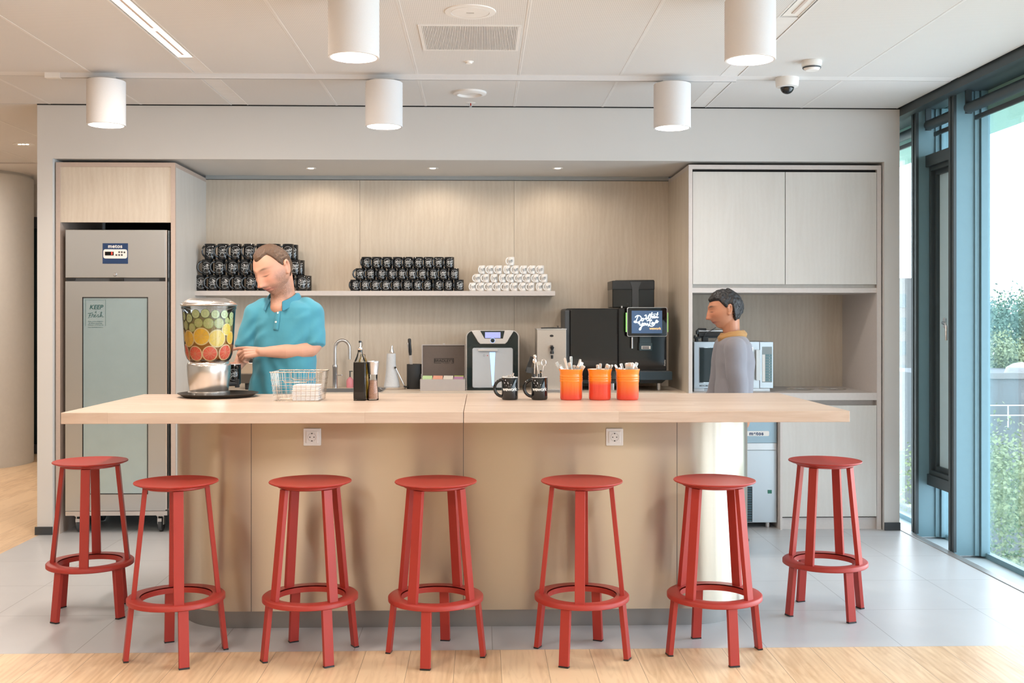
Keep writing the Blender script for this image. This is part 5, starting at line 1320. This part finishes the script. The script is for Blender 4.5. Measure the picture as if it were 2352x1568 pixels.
MB().box(X(1735), X(1744), y - .03, y - .012, Zt(873), Zt(803)).box(X(1737), X(1742), y - .012, y, Zt(868), Zt(860)).box(X(1737), X(1742), y - .012, y, Zt(816), Zt(808)).build('door_handle', mat('pale_handle', (.62, .68, .70), .3), dr, smooth=False, bev=.002)
MB().box(X(1745), X(1776), y + .0, y + .02, z0, z1).build('keypad_panel', M['steel'], t, smooth=False, bev=.002)
kp = MB().box(X(1750.5), X(1773), y - .002, y, Zt(878), Zt(796)).build('keypad', mat('keypad_grey', (.25, .30, .31), .35), t, smooth=False)
MB().box(X(1750.5), X(1757), y - .003, y - .002, Zt(876), Zt(814)).build('key_strip', M['white'], kp, smooth=False)
for i in range(10):
    pz = Zt(816.5 + i * 6.3)
    MB().box(X(1758), X(1772.5), y - .0035, y - .002, pz - .006, pz + .0095).build('key', mat('key_teal', (.13, .24, .27), .4) if i == 0 else bpy.data.materials['key_teal'], kp, smooth=False)
    lettering(str((i + 1) % 10), .013, (X(1767), y - .004, pz + .002), M['white'], kp, 'digit', thick=.0002)
lettering('MENUMASTER', .0155, (X(1623.5), y - .001, Zt(885.6)), M['black'], dr, bold=.0002, thick=.0003, spacing=1.1)
MB().box(X(1594.5), X(1770), y + .01, y + .44, WZ + .0, z0 - .0).build('base', M['satin'], t, smooth=False, bev=.003)
MB().box(X(1618), X(1631), y + .009, y + .011, Zt(893.5), Zt(892.5)).box(X(1636), X(1650), y + .009, y + .011, Zt(893.5), Zt(892.5)).box(X(1618), X(1631), y + .009, y + .011, Zt(896.5), Zt(895.5)).box(X(1636), X(1650), y + .009, y + .011, Zt(896.5), Zt(895.5)).build('vent_slots', M['black'], t, smooth=False)
gz = z1
t = thing('folding_stand', 'folded black metal stand with a cable on top of the microwave', 'stand', (X(1637), y + .15, gz))
yy = y + .12
MB().tube([(X(1612), yy, Zt(760)), (X(1700), yy, Zt(760))], .010, 12).tube([(X(1616), yy + .04, Zt(766)), (X(1700), yy + .04, Zt(767))], .009, 12).build('tube', M['satin'], t)
MB().box(X(1612), X(1700), yy - .012, yy + .05, Zt(773), Zt(764)).build('rail', M['blackmatte'], t, smooth=False, bev=.004)
MB().tube([(X(1609), yy, Zt(768)), (X(1608.5), yy, Zt(761)), (X(1613), yy, Zt(757)), (X(1630), yy, Zt(757.5))], .011, 12).box(X(1602.5), X(1605.5), yy - .01, yy + .03, Zt(776), Zt(770.5)).box(X(1603.5), X(1616), yy - .01, yy + .05, Zt(778), Zt(773.5)).box(X(1606), X(1612), yy, yy + .05, gz, Zt(777)).box(X(1622), X(1635), yy, yy + .05, gz, Zt(773)).box(X(1612), X(1690), yy + .01, yy + .04, Zt(777), Zt(772)).build('joint', M['black'], t, smooth=False, bev=.002)
MB().box(X(1655), X(1695), yy - .01, yy + .05, gz, Zt(779)).build('plate', M['satin'], t, smooth=False, bev=.002)
MB().tube([(X(1622), yy - .02, Zt(776)), (X(1628), yy - .025, Zt(765)), (X(1640), yy - .02, Zt(759)), (X(1651), yy - .02, Zt(752.5))], .003, 8).build('cable', M['black'], t)

# undercounter ice machine
y = 7.66; X = lambda px: PX(px, y); Zt = lambda py: PZ(py, y, 1750)
t = thing('ice_machine', 'steel undercounter ice machine behind the right end of the island', 'ice machine', (X(1700), y + .2, 0))
MB().box(X(1600), X(1786), y + .02, y + .5, .06, Zt(935)).build('body', M['steel'], t, smooth=False)
MB().box(X(1604), X(1784), y, y + .02, Zt(1017), Zt(940)).build('upper_door', mat('ice_door_blue', (.30, .40, .46), .35, metal=.7), t, smooth=False, bev=.003)
MB().box(X(1604), X(1784), y + .002, y + .02, Zt(1200), Zt(1034)).build('lower_panel', M['steel'], t, smooth=False, bev=.003)
MB().box(X(1604), X(1784), y + .01, y + .02, Zt(1033), Zt(1018)).build('bin_handle', M['satin'], t, smooth=False)
pl = MB().prism(rrect(X(1706), X(1766.5), Zt(1001), Zt(989.5), .008), y - .003, y).build('name_plate', M['white'], t, smooth=False)
lettering('metos', .036, (X(1737), y - .0035, Zt(995.3)), navy, pl, bold=.0014, spacing=1.15, thick=.0003)
q = MB()
for i in range(14): q.box(X(1680), X(1726.5), y - .002, y + .004, Zt(1196 - i * 5.6), Zt(1196 - i * 5.6) + .009)
MB().box(X(1676), X(1728), y - .001, y + .002, Zt(1198), Zt(1117)).build('louvre_backing', M['blackgloss'], t, smooth=False)
q.build('louvre_slats', mat('louvre_blue', (.03, .09, .12), .4), t, smooth=False)
MB().box(X(1763.5), X(1772.5), y - .003, y + .002, Zt(1133), Zt(1125)).build('switch', mat('switch_green', (.02, .16, .11), .3), t, smooth=False)
for px in (1768, 1620): MB().lathe([(.018, 0), (.018, .065)], (X(px), y + .06, 0), 18).build('foot', M['satin'], t)
# ================================================================== PEOPLE
from mathutils.bvhtree import BVHTree
def gs(a, s): return math.exp(-(a * a) / (2 * s * s))
def head_local(x, y, z):
    """unit direction -> point of a head about .236 tall, face towards -y, crown +z"""
    X_, Y_, Z_ = x * .077, y * .098, z * .118
    if z < 0:
        t = min(1, -z)
        X_ *= 1 - .36 * t ** 1.5
        if y > 0: Y_ *= 1 - .62 * t ** 1.1
        else: Y_ *= 1 - .10 * t
        if z < -.8 and y < .3: Z_ *= 1.0
    if y > 0 and z > -.3: Y_ *= 1.05
    # temples
    X_ *= 1 - .06 * gs(z - .15, .25) * (1 if y < 0 else .3) * gs(y + .6, .4)
    if y < .15:
        k = min(1, max(0, (.15 - y) / .45)); ax = abs(X_)
        d = 0
        d += .007 * gs(ax - .022, .016) * gs(Z_ - .030, .008)                 # brows
        d -= .0125 * gs(ax - .031, .0125) * gs(Z_ - .010, .0115)              # sockets
        d += .0080 * gs(ax - .031, .0095) * gs(Z_ - .008, .0070)              # lids
        d += .006 * gs(ax - .044, .016) * gs(Z_ + .020, .016)                 # cheeks
        nz = .5 + .5 * math.tanh((-Z_ + .020) / .012)
        if Z_ > -.040:
            prof_ = max(0, min(1, (.024 - Z_) / .058)); d += (.004 + .026 * prof_ ** 1.15) * gs(X_, .0085 + .0055 * prof_) * (1 if Z_ < .024 else gs(Z_ - .024, .012))
        else: d += .030 * gs(X_, .013) * gs(Z_ + .040, .0045)
        d += .010 * gs(ax - .0115, .0055) * gs(Z_ + .036, .0065)               # nostrils
        d += .006 * gs(X_, .020) * gs(Z_ + .0575, .0040) + .0065 * gs(X_, .017) * gs(Z_ + .0685, .0045)
        d -= .0035 * gs(X_, .024) * gs(Z_ + .0630, .0018)                     # mouth line
        d -= .004 * gs(X_, .016) * gs(Z_ + .079, .006)
        d += .010 * gs(X_, .017) * gs(Z_ + .099, .013)                        # chin
        d += .004 * gs(X_, .026) * gs(Z_ + .060, .016)
        Y_ -= d * k
    return Vector((X_, Y_, Z_))
class Head:
    def __init__(s, c, yaw, pitch, roll=0, sc=1.0):
        s.c = Vector(c); s.sc = sc
        m_ = Matrix.Rotation(yaw, 3, 'Z') @ Matrix.Rotation(pitch, 3, 'X') @ Matrix.Rotation(roll, 3, 'Y')
        s.m = m_; s.mi = m_.inverted()
    def w(s, p): return s.c + s.m @ (Vector(p) * s.sc)
    def l(s, p): return (s.mi @ (Vector(p) - s.c)) / s.sc
    def grid(s, mb, off=0, n=110, m=90, keep=None, offf=None):
        rings = []
        for i in range(m + 1):
            t = PI * i / m; ring = []
            for k in range(n):
                a = 2 * PI * k / n
                d = Vector((math.sin(t) * math.cos(a), math.sin(t) * math.sin(a), math.cos(t)))
                p = head_local(*d)
                o = offf(d, p) if offf else off
                p = p + d * o
                ring.append(p)
            rings.append(ring)
        V = [[mb.bm.verts.new(s.w(p)) for p in r_] for r_ in rings]
        for i in range(m):
            for k in range(n):
                if keep and not keep(rings[i][k]): continue
                q = [V[i][k], V[i][(k + 1) % n], V[i + 1][(k + 1) % n], V[i + 1][k]]
                try: mb.bm.faces.new(q)
                except ValueError: pass
        if keep: bmesh.ops.delete(mb.bm, geom=[v for v in mb.bm.verts if not v.link_faces], context='VERTS')
        bmesh.ops.remove_doubles(mb.bm, verts=mb.bm.verts, dist=1e-5)
    def ear(s, mb, sx):
        for k in range(13):
            a = R(-100 + 250 * k / 12)
            p = Vector((sx * (.0735 + .008), .012 + .014 * math.cos(a) + .006 * math.sin(a), .002 + .029 * math.sin(a)))
            mb.ell(s.w(p), .0058 * s.sc, .0058 * s.sc, .0062 * s.sc, 8, 6)
        mb.ell(s.w((sx * .0755, .010, -.002)), .007 * s.sc, .013 * s.sc, .024 * s.sc, 12, 8, s.m)
        mb.ell(s.w((sx * .078, .004, -.024)), .0055 * s.sc, .007 * s.sc, .009 * s.sc, 10, 6, s.m)
def limb(mb, pts, n=16):
    """pts: list of (vector, radius): round cones joined at balls"""
    for p, r in pts: mb.ell(p, r, r, r, n, n // 2 + 1)
    for (a, ra), (b, rb) in zip(pts, pts[1:]): mb.tube([a, b], [ra, rb], n)
def hand(mb, wr, u, v, n, sc, curls, thumb, sp=.06):
    """wr wrist; u towards the fingers, v towards the thumb side, n towards the palm side"""
    u, v, n = Vector(u).normalized(), Vector(v).normalized(), Vector(n).normalized()
    P = lambda a, b, c: wr + (u * a + v * b + n * c) * sc
    for b0, b1, ln in ((.018, .030, .088), (.007, .010, .092), (-.006, -.010, .087), (-.018, -.028, .080)):
        limb(mb, [(P(.006, b0 * .8, 0), .0145 * sc), (P(.05, (b0 + b1) / 2, .002), .0135 * sc), (P(ln, b1, 0), .0105 * sc)], 12)
    L3 = ((.044, .026, .021), (.048, .030, .023), (.045, .028, .022), (.035, .021, .019))
    for k, (b1, ln) in enumerate(((.030, .088), (.010, .092), (-.010, .087), (-.028, .080))):
        p = P(ln, b1, 0); ang = 0; d0 = (u + v * sp * (1.5 - k)).normalized(); rad = (.0093, .0095, .009, .008)[k] * sc; pts = [(p, rad * 1.08)]
        for j in range(3):
            ang += curls[k][j]; d = d0 * math.cos(ang) + n * math.sin(ang); p = p + d * L3[k][j] * sc; pts.append((p, rad * (.98, .92, .80)[j]))
        limb(mb, pts, 12)
    tp = [(P(.018, .018, .004), .0145 * sc)]
    for a, b, c in thumb: tp.append((P(a, b, c), (.0125, .0108, .0092)[len(tp) - 1] * sc))
    limb(mb, tp, 12)
def skinmat(name, base):
    m, nt, b = newmat(name); setp(b, rough=.48, sss=.0)
    N, L = nt.nodes, nt.links
    at_ = N.new('ShaderNodeAttribute'); at_.attribute_name = 'tone'
    tc = N.new('ShaderNodeTexCoord'); nz = N.new('ShaderNodeTexNoise'); nz.inputs['Scale'].default_value = 25; nz.inputs['Detail'].default_value = 5; L.new(tc.outputs['Object'], nz.inputs[0])
    mr = N.new('ShaderNodeMapRange'); mr.inputs[3].default_value = .90; mr.inputs[4].default_value = 1.08; L.new(nz.outputs[0], mr.inputs[0])
    mx = N.new('ShaderNodeMix'); mx.data_type = 'RGBA'; mx.blend_type = 'MULTIPLY'; mx.inputs[0].default_value = 1
    L.new(at_.outputs['Color'], mx.inputs[6]); L.new(mr.outputs[0], mx.inputs[7]); L.new(mx.outputs[2], b.inputs['Base Color'])
    return m
def mixc(a, b, t): return tuple(a[i] + (b[i] - a[i]) * max(0, min(1, t)) for i in range(3))
def paint(me, hd, base, lip, brow, stub, off):
    att = me.color_attributes.new('tone', 'FLOAT_COLOR', 'POINT')
    vals = []
    rn = random.Random(5)
    for v in me.vertices:
        p = hd.l(v.co + off); c = base
        if p.length < .17 and p.y < .06:
            ax = abs(p.x)
            if p.y < -.03:
                c = mixc(c, (base[0] * 1.0, base[1] * .78, base[2] * .75), .5 * gs(ax - .042, .02) * gs(p.z + .02, .02) + .5 * gs(ax, .016) * gs(p.z + .03, .014))
                c = mixc(c, brow, 1.0 * gs(p.z - .0315 - .004 * gs(ax - .030, .012), .0036) * gs(ax - .029, .0115) ** .8)
                c = mixc(c, (.03, .015, .012), .95 * gs(p.z - .0055 + gs(ax - .031, .010) * .0045, .0017) * gs(ax - .030, .0080) ** .8)
                c = mixc(c, (base[0] * .72, base[1] * .6, base[2] * .6), .5 * gs(p.z - .013, .004) * gs(ax - .03, .012))
                c = mixc(c, (.10, .03, .02), .8 * gs(ax - .0095, .0035) * gs(p.z + .0425, .002))
            if stub is not None:
                k = 0
                sm = lambda v, a, b: max(0, min(1, (v - a) / (b - a)))
                if p.z > -.15:
                    k = .62 * sm(-p.z, .036, .056) * sm(p.z, -.145, -.112) * max(sm(ax, .016, .028), sm(-p.z, .068, .078), .9 * gs(p.z + .050, .0055)) * sm(p.y, .05, .0)
                    k = max(k, .5 * sm(-p.z, -.015, .02) * sm(ax, .046, .060) * sm(p.y, .01, -.012) * sm(-p.y, .085, .055))
                if abs(p.z + .063) < .0095 and ax < .024 and p.y < -.03: k = .0
                c = mixc(c, stub, k * rn.uniform(.6, 1.3))
            if p.y < -.05: c = mixc(c, lip, .95 * gs(p.z + .0640, .0070) * gs(ax, .019)); c = mixc(c, (.10, .025, .02), .95 * gs(p.z + .0628 + .002 * gs(ax, .01), .0016) * gs(ax, .022))
        vals.extend((c[0], c[1], c[2], 1))
    att.data.foreach_set('color', vals)
def cloth(name, col, bumpy=.35):
    return mat(name, col, .8, 5, .05, bump=bumpy, bscale=9, sheen=.15)
def rings_loft(mb, specs, yc, n=40, yaw=0, pw=2.3):
    """specs: (px, py, half width m, half depth m, dy)"""
    rr_ = []
    for px, py, a, b, dy in specs:
        c = at(px, py, yc + dy); ring = []
        for k in range(n):
            t = 2 * PI * k / n; ct, sn = math.cos(t), math.sin(t)
            x = a * math.copysign(abs(ct) ** (2 / pw), ct); y = b * math.copysign(abs(sn) ** (2 / pw), sn)
            ring.append(c + Vector((x * math.cos(yaw) - y * math.sin(yaw), x * math.sin(yaw) + y * math.cos(yaw), 0)))
        rr_.append(ring)
    mb.loft(rr_[::-1])

# ------------------------------------------------------------------ the man in the blue polo shirt
YM = 6.34
m_ = lambda px, py, dy=0: at(px, py, YM + dy)
man = thing('person', 'person in a turquoise polo shirt looking down behind the drink dispenser', 'person', (m_(652, 900).x, YM, 0))
HS = 1.235
hd = Head(m_(627.0, 620.5, -.045), R(-31), R(24), R(-7), HS)
SK = (.60, .31, .21)
bm_ = MB(); hd.grid(bm_); hd.ear(bm_, 1); hd.ear(bm_, -1)
limb(bm_, [(hd.w((0, .035, -.04)), .066), (m_(650, 678, .0), .070), (m_(655, 700, .02), .078)], 24)
limb(bm_, [(m_(642, 690, -.03), .052), (m_(639, 706, -.058), .046)], 20)
limb(bm_, [(m_(655, 705, .02), .09), (m_(655, 790, .02), .11), (m_(650, 900, .02), .12), (m_(650, 950, .02), .11)], 24)
limb(bm_, [(m_(655, 715, .02), .07), (m_(600, 716, .02), .055), (m_(583, 735, .01), .05), (m_(572, 798, -.01), .046), (m_(563, 812, -.02), .046), (m_(549, 836, -.11), .031), (m_(545, 842, -.125), .029)], 20)
limb(bm_, [(m_(655, 715, .02), .07), (m_(708, 716, .01), .055), (m_(716, 740, .0), .054), (m_(722, 790, -.04), .048), (m_(713, 801, -.055), .047), (m_(690, 805, -.085), .047), (m_(655, 807, -.12), .041), (m_(606, 808, -.16), .0275), (m_(598, 808, -.165), .027)], 20)
for sx in (-1, 1): limb(bm_, [(Vector((man.location.x + sx * .10, YM + .02, .95)), .10), (Vector((man.location.x + sx * .11, YM + .02, .52)), .06), (Vector((man.location.x + sx * .11, YM + .03, .10)), .045), (Vector((man.location.x + sx * .12, YM - .10, .06)), .035)], 18)
# left hand pointing to the jar
hand(bm_, m_(599, 807.5, -.165), (-1, -.05, -.05), (.05, .45, .72), (.0, .72, -.62), 1.0,
     ((.10, .25, .15), (.65, .95, .5), (.8, 1.1, .6), (.9, 1.2, .7)), ((.045, .034, .022), (.066, .030, .040), (.082, .018, .050)), sp=.05)
# right hand around the mug
MUG = m_(537, 884, -.145)
hand(bm_, m_(547, 838, -.118), (-.55, -.45, -.45), (-.2, -.35, .9), (-.65, -.65, -.2), .95,
     ((.55, .8, .5), (.6, .85, .5), (.65, .9, .5), (.7, .9, .5)), ((.035, .030, .012), (.055, .034, .028), (.070, .028, .042)), sp=.02)
me = remeshed(bm_, .0036, 3, .5)
paint(me, hd, SK, (.50, .16, .14), (.14, .075, .045), (.16, .09, .06), Vector((0, 0, 0)))
finish(me, 'body', skinmat('skin', SK), man, angle=180)
# hair
def hair_f(p, zf=.071, zt=.016, zb=.055):
    """positive inside the hair, about in metres from its edge"""
    ax = abs(p.x)
    def mixf(a, b, t): t = max(0, min(1, t)); t = t * t * (3 - 2 * t); return a + (b - a) * t
    e = zf + zt * gs(ax - .040, .016)
    if p.y < -.045: return p.z - e
    if p.y < .000: return p.z - mixf(e, .012, (p.y + .045) / .045)
    if p.y < .022: return p.z - mixf(.012, .030, p.y / .008)
    return p.z - mixf(.030, -zb, (p.y - .022) / .012)
def hair_keep(p): return hair_f(p) > -.007
def hair_off(d, p):
    f = hair_f(p); t = max(0, min(1, (f + .005) / .016)); t = t * t * (3 - 2 * t)
    nz_ = noise.noise(Vector((d.x * 14, d.y * 4, d.z * 14))) * .0022 + noise.noise(Vector((d.x * 50, d.y * 12, d.z * 40))) * .0006
    return -.003 + t * (.0100 if p.z > .03 else .0075) + nz_ * t
hb_ = MB(); hd.grid(hb_, keep=hair_keep, offf=hair_off, n=150, m=120)
hm = mat('hair_brown', (.10, .052, .027), .55, 60, .45, bump=.6, bscale=90, stretch=(1, 1, .25))
ho = hb_.build('hair', hm, man, angle=180)
sd = ho.modifiers.new('thick', 'SOLIDIFY'); sd.thickness = .006; sd.offset = -1
# polo shirt
sb_ = MB()
rings_loft(sb_, [(652, 682, .060, .058, .012), (654, 689, .100, .072, .012), (655, 697, .150, .088, .014), (655, 707, .182, .104, .016), (655, 730, .192, .122, .016), (656, 770, .190, .132, .014), (654, 820, .184, .135, .01), (653, 860, .184, .140, .01), (648, 900, .196, .146, .01), (647, 925, .198, .146, .01), (647, 960, .19, .14, .01)], YM, yaw=R(-10))
limb(sb_, [(m_(606, 712, .02), .070), (m_(590, 722, .015), .072), (m_(574, 762, .0), .064), (m_(566, 790, -.008), .066)], 28)
limb(sb_, [(m_(700, 711, .015), .074), (m_(713, 722, .01), .079), (m_(718, 755, -.012), .069), (m_(719, 781, -.03), .068)], 28)
# flared open sleeve ends
for c0, c1, ra, rb in (((566, 786, -.006), (563, 799, -.01), .066, .066), ((719, 778, -.028), (720.5, 795, -.04), .068, .066)):
    sb_.tube([m_(*c0), m_(*c1)], [ra, rb], 28)
sme = remeshed(sb_, .006, 6, .5)
cc = m_(655, 800)
NN = [v.normal.copy() for v in sme.vertices]
for v, n_ in zip(sme.vertices, NN):      # cloth folds
    q = v.co - cc; 
    f1 = noise.noise(Vector((q.x * 9 + q.z * 7, q.y * 6, (q.z * 4 - q.x * 5))))
    f2 = math.sin((q.x * 1.0 + q.z * .55) * 62 + 3 * noise.noise(q * 7)) * gs(q.z + .20, .11) * gs(q.x + .10, .09)
    f3 = math.sin((q.x * .8 - q.z * .9) * 75 + 2 * noise.noise(q * 9)) * gs(q.z - .04, .12) * (gs(q.x - .13, .05) + gs(q.x + .16, .05))
    v.co += n_ * (.0085 * f1 + .0065 * f2 + .0055 * f3)
polo = cloth('polo_turquoise', (.055, .275, .37), .35)
so = finish(sme, 'polo_shirt', polo, man, angle=180)
bvh = BVHTree.FromPolygons([v.co + ORG[man.name] for v in sme.vertices], [p.vertices for p in sme.polygons])
def hit(px, py):
    o = Vector((0, 0, H)); d = Vector(ray(px, py)).normalized(); r_ = bvh.ray_cast(o, d); return (r_[0], r_[1]) if r_[0] else (m_(px, py, -.13), Vector((0, -1, 0)))
# collar: band standing round the neck and turned down, open at the front
col = cloth('polo_collar_blue', (.035, .225, .33), .1)
nc = m_(652, 690, .012)
yawf = R(-90 - 16)
q = MB(); inner = []; N_ = 44; prof_n = 5
rows = []
for k in range(N_ + 1):
    a = yawf + R(26) + R(308) * k / N_
    front = max(0, math.cos(a - yawf)); back = max(0, -math.cos(a - yawf))
    zt = -.012 + .062 * (1 - front) * .9 - .0 
    ctr = nc + Vector((-.010 * front - .0, -.020 * front, 0))
    r0 = .076 + .004 * back; dirv = Vector((math.cos(a) * 1.02, math.sin(a) * .92, 0))
    drop = .040 + .028 * front ** 3; out_ = .024 + .016 * front
    row = [ctr + dirv * (r0 + .001) + Vector((0, 0, zt - .035)), ctr + dirv * (r0) + Vector((0, 0, zt - .006)), ctr + dirv * (r0 + .004) + Vector((0, 0, zt)), ctr + dirv * (r0 + .010) + Vector((0, 0, zt - .004)), ctr + dirv * (r0 + out_ * .75) + Vector((0, 0, zt - drop * .6)), ctr + dirv * (r0 + out_) + Vector((0, 0, zt - drop))]
    rows.append([q.bm.verts.new(p) for p in row])
for A, B in zip(rows, rows[1:]):
    for k in range(5): q.bm.faces.new((A[k], B[k], B[k + 1], A[k + 1]))
co = q.build('collar', col, man, angle=60); sd = co.modifiers.new('t', 'SOLIDIFY'); sd.thickness = .003; sd.offset = 1
ss_ = co.modifiers.new('s', 'SUBSURF'); ss_.levels = 1; ss_.render_levels = 1
# placket and buttons
q = MB(); L1 = []
for k in range(14):
    t_ = k / 13; py = 708 + 50 * t_; pc = 640 - 6 * t_
    a, na = hit(pc - 5.5, py); b2, nb = hit(pc + 5.5, py)
    L1.append((a + na * .0022, b2 + nb * .0022))
V = [[q.bm.verts.new(p) for p in r_] for r_ in L1]
for A, B in zip(V, V[1:]): q.bm.faces.new((A[0], A[1], B[1], B[0]))
po = q.build('placket', polo, man); sd = po.modifiers.new('t', 'SOLIDIFY'); sd.thickness = .0025
for px, py in ((638.5, 718), (634, 739)):
    c_, n_ = hit(px, py); MB().lathe([(0, .0060), (.0030, .0060), (.0038, .0072), (.0054, .0070), (.0058, .0055), (.0056, .002)], c_ + Vector((0, 0, 0)), 18, ax='y', cap1=False).build('button', M['whitec'], man)
# trousers and shoes hidden behind the island
tb2 = MB(); mx_ = man.location.x
limb(tb2, [(Vector((mx_, YM + .02, .98)), .155), (Vector((mx_, YM + .02, .90)), .16)], 24)
for sx in (-1, 1): limb(tb2, [(Vector((mx_ + sx * .09, YM + .02, .88)), .105), (Vector((mx_ + sx * .11, YM + .02, .50)), .075), (Vector((mx_ + sx * .11, YM + .03, .10)), .062)], 20)
finish(remeshed(tb2, .01, 6), 'trousers', cloth('dark_trousers', (.03, .035, .05), .2), man, angle=180)
for sx in (-1, 1): MB().ell(Vector((mx_ + sx * .12, YM - .05, .05)), .05, .14, .05, 20, 12).build('shoe', M['blackmatte'], man)
# the mug he holds
t = thing('mug', 'black mug held behind the drink dispenser by the person in turquoise', 'mug', (0, 0, 0))
mug_parts(t, .040, .117, M['mugblack'], M['mugwhite'], emblem(M['print_w'], .8), hang=R(-58))
t.location = MUG + Vector((0, 0, .002))

# ------------------------------------------------------------------ the walking person at the right
YP = 6.95
w_ = lambda px, py, dy=0: at(px, py, YP + dy)
pc = w_(1672, 900)
per = thing('person', 'person with dark hair in a grey top walking past the microwave', 'person', (pc.x, YP, 0))
h2 = Head(w_(1664, 712), R(-88), R(9), 0, 1.04)
SK2 = (.46, .20, .11)
b2_ = MB(); h2.grid(b2_); h2.ear(b2_, 1); h2.ear(b2_, -1)
limb(b2_, [(h2.w((0, .03, -.04)), .058), (w_(1680, 762), .054), (w_(1684, 790), .07)], 20)
limb(b2_, [(w_(1685, 800), .09), (w_(1688, 880), .10), (w_(1684, 960), .11)], 20)
fl = lambda x, y, z: Vector((pc.x + x, YP + y, z))
for sy, sw in ((-1, -1), (1, 1)):
    limb(b2_, [(fl(.0, sy * .15, 1.28), .05), (fl(.0 - .03 * sw, sy * .19, 1.0), .04), (fl(-.05 * (1 + sw) - .02, sy * .19, .80), .028)], 16)
    hand(b2_, fl(-.05 * (1 + sw) - .02, sy * .19, .79), (-.15, 0, -1), (-1, 0, .1), (0, -sy, 0), .95, ((.3, .4, .3),) * 4, ((.04, .035, .012), (.06, .036, .024), (.075, .030, .034)))
    limb(b2_, [(fl(.0, sy * .09, .88), .09), (fl(-.02 * sw, sy * .09, .48), .055), (fl(.08 * sw, sy * .09, .09), .04), (fl(.08 * sw - .10, sy * .09, .045), .03)], 16)
me = remeshed(b2_, .0045, 3, .5)
paint(me, h2, SK2, (.36, .10, .08), (.02, .012, .01), None, Vector((0, 0, 0)))
finish(me, 'body', skinmat('skin_tan', SK2), per, angle=180)
hk2 = lambda p: hair_f(p, .062, .004, .07)
def ho2(d, p):
    f = hk2(p); t = max(0, min(1, (f + .005) / .016)); t = t * t * (3 - 2 * t)
    return -.003 + t * (.016 + .006 * noise.noise(d * 7) + (.006 if p.y > .03 else 0))
hb_ = MB(); h2.grid(hb_, keep=lambda p: hk2(p) > -.007, offf=ho2, n=130, m=100)
ho = hb_.build('hair', mat('hair_dark', (.012, .010, .010), .5, 40, .3, bump=.5, bscale=80), per, angle=180)
sd = ho.modifiers.new('thick', 'SOLIDIFY'); sd.thickness = .008; sd.offset = -1
s2_ = MB()
rings_loft(s2_, [(1683, 768, .060, .065, 0), (1685, 777, .085, .13, 0), (1686, 790, .105, .18, 0), (1688, 830, .115, .19, 0), (1687, 870, .110, .175, 0), (1684, 910, .115, .175, 0), (1682, 960, .12, .18, 0)], YP)
for sy, sw in ((-1, -1), (1, 1)):
    limb(s2_, [(fl(.01, sy * .152, 1.295), .072), (fl(-.015 * sw, sy * .172, 1.14), .066), (fl(.0 - .03 * sw, sy * .19, 1.0), .060), (fl(-.05 * (1 + sw) - .02, sy * .19, .83), .046)], 18)
sme = remeshed(s2_, .007, 6)
NN = [v.normal.copy() for v in sme.vertices]
for v, n_ in zip(sme.vertices, NN): v.co += n_ * .009 * noise.noise(v.co * 9)
finish(sme, 'top', cloth('grey_mauve_top', (.20, .19, .21), .2), per, angle=180)
sc2 = MB()
for j, (rr1, rr2, zz, tr) in enumerate(((.068, .072, .012, .014), (.080, .086, -.006, .016), (.074, .084, -.026, .015))):
    c0 = w_(1682, 770)
    sc2.tube([c0 + Vector((rr1 * math.cos(R(a)) + .004 * noise.noise(Vector((a * .05, j, 0))), rr2 * math.sin(R(a)), zz + .012 * math.cos(R(a) + .3) + .008 * noise.noise(Vector((a * .03, j * 3, 1))))) for a in range(0, 360, 12)], tr, 10, closed=True)
finish(remeshed(sc2, .005, 4), 'scarf', cloth('mustard_scarf', (.36, .19, .06), .5), per, angle=180)
tb2 = MB(); limb(tb2, [(fl(0, 0, .90), .11), (fl(0, 0, .84), .12)], 20)
for sy, sw in ((-1, -1), (1, 1)): limb(tb2, [(fl(0, sy * .085, .86), .10), (fl(-.02 * sw, sy * .09, .48), .07), (fl(.08 * sw, sy * .09, .10), .055)], 18)
finish(remeshed(tb2, .01, 6), 'trousers', cloth('black_trousers', (.02, .02, .025), .2), per, angle=180)
for sy, sw in ((-1, -1), (1, 1)): MB().ell(fl(.08 * sw - .05, sy * .09, .045), .13, .045, .045, 20, 12).build('shoe', M['blackmatte'], per)
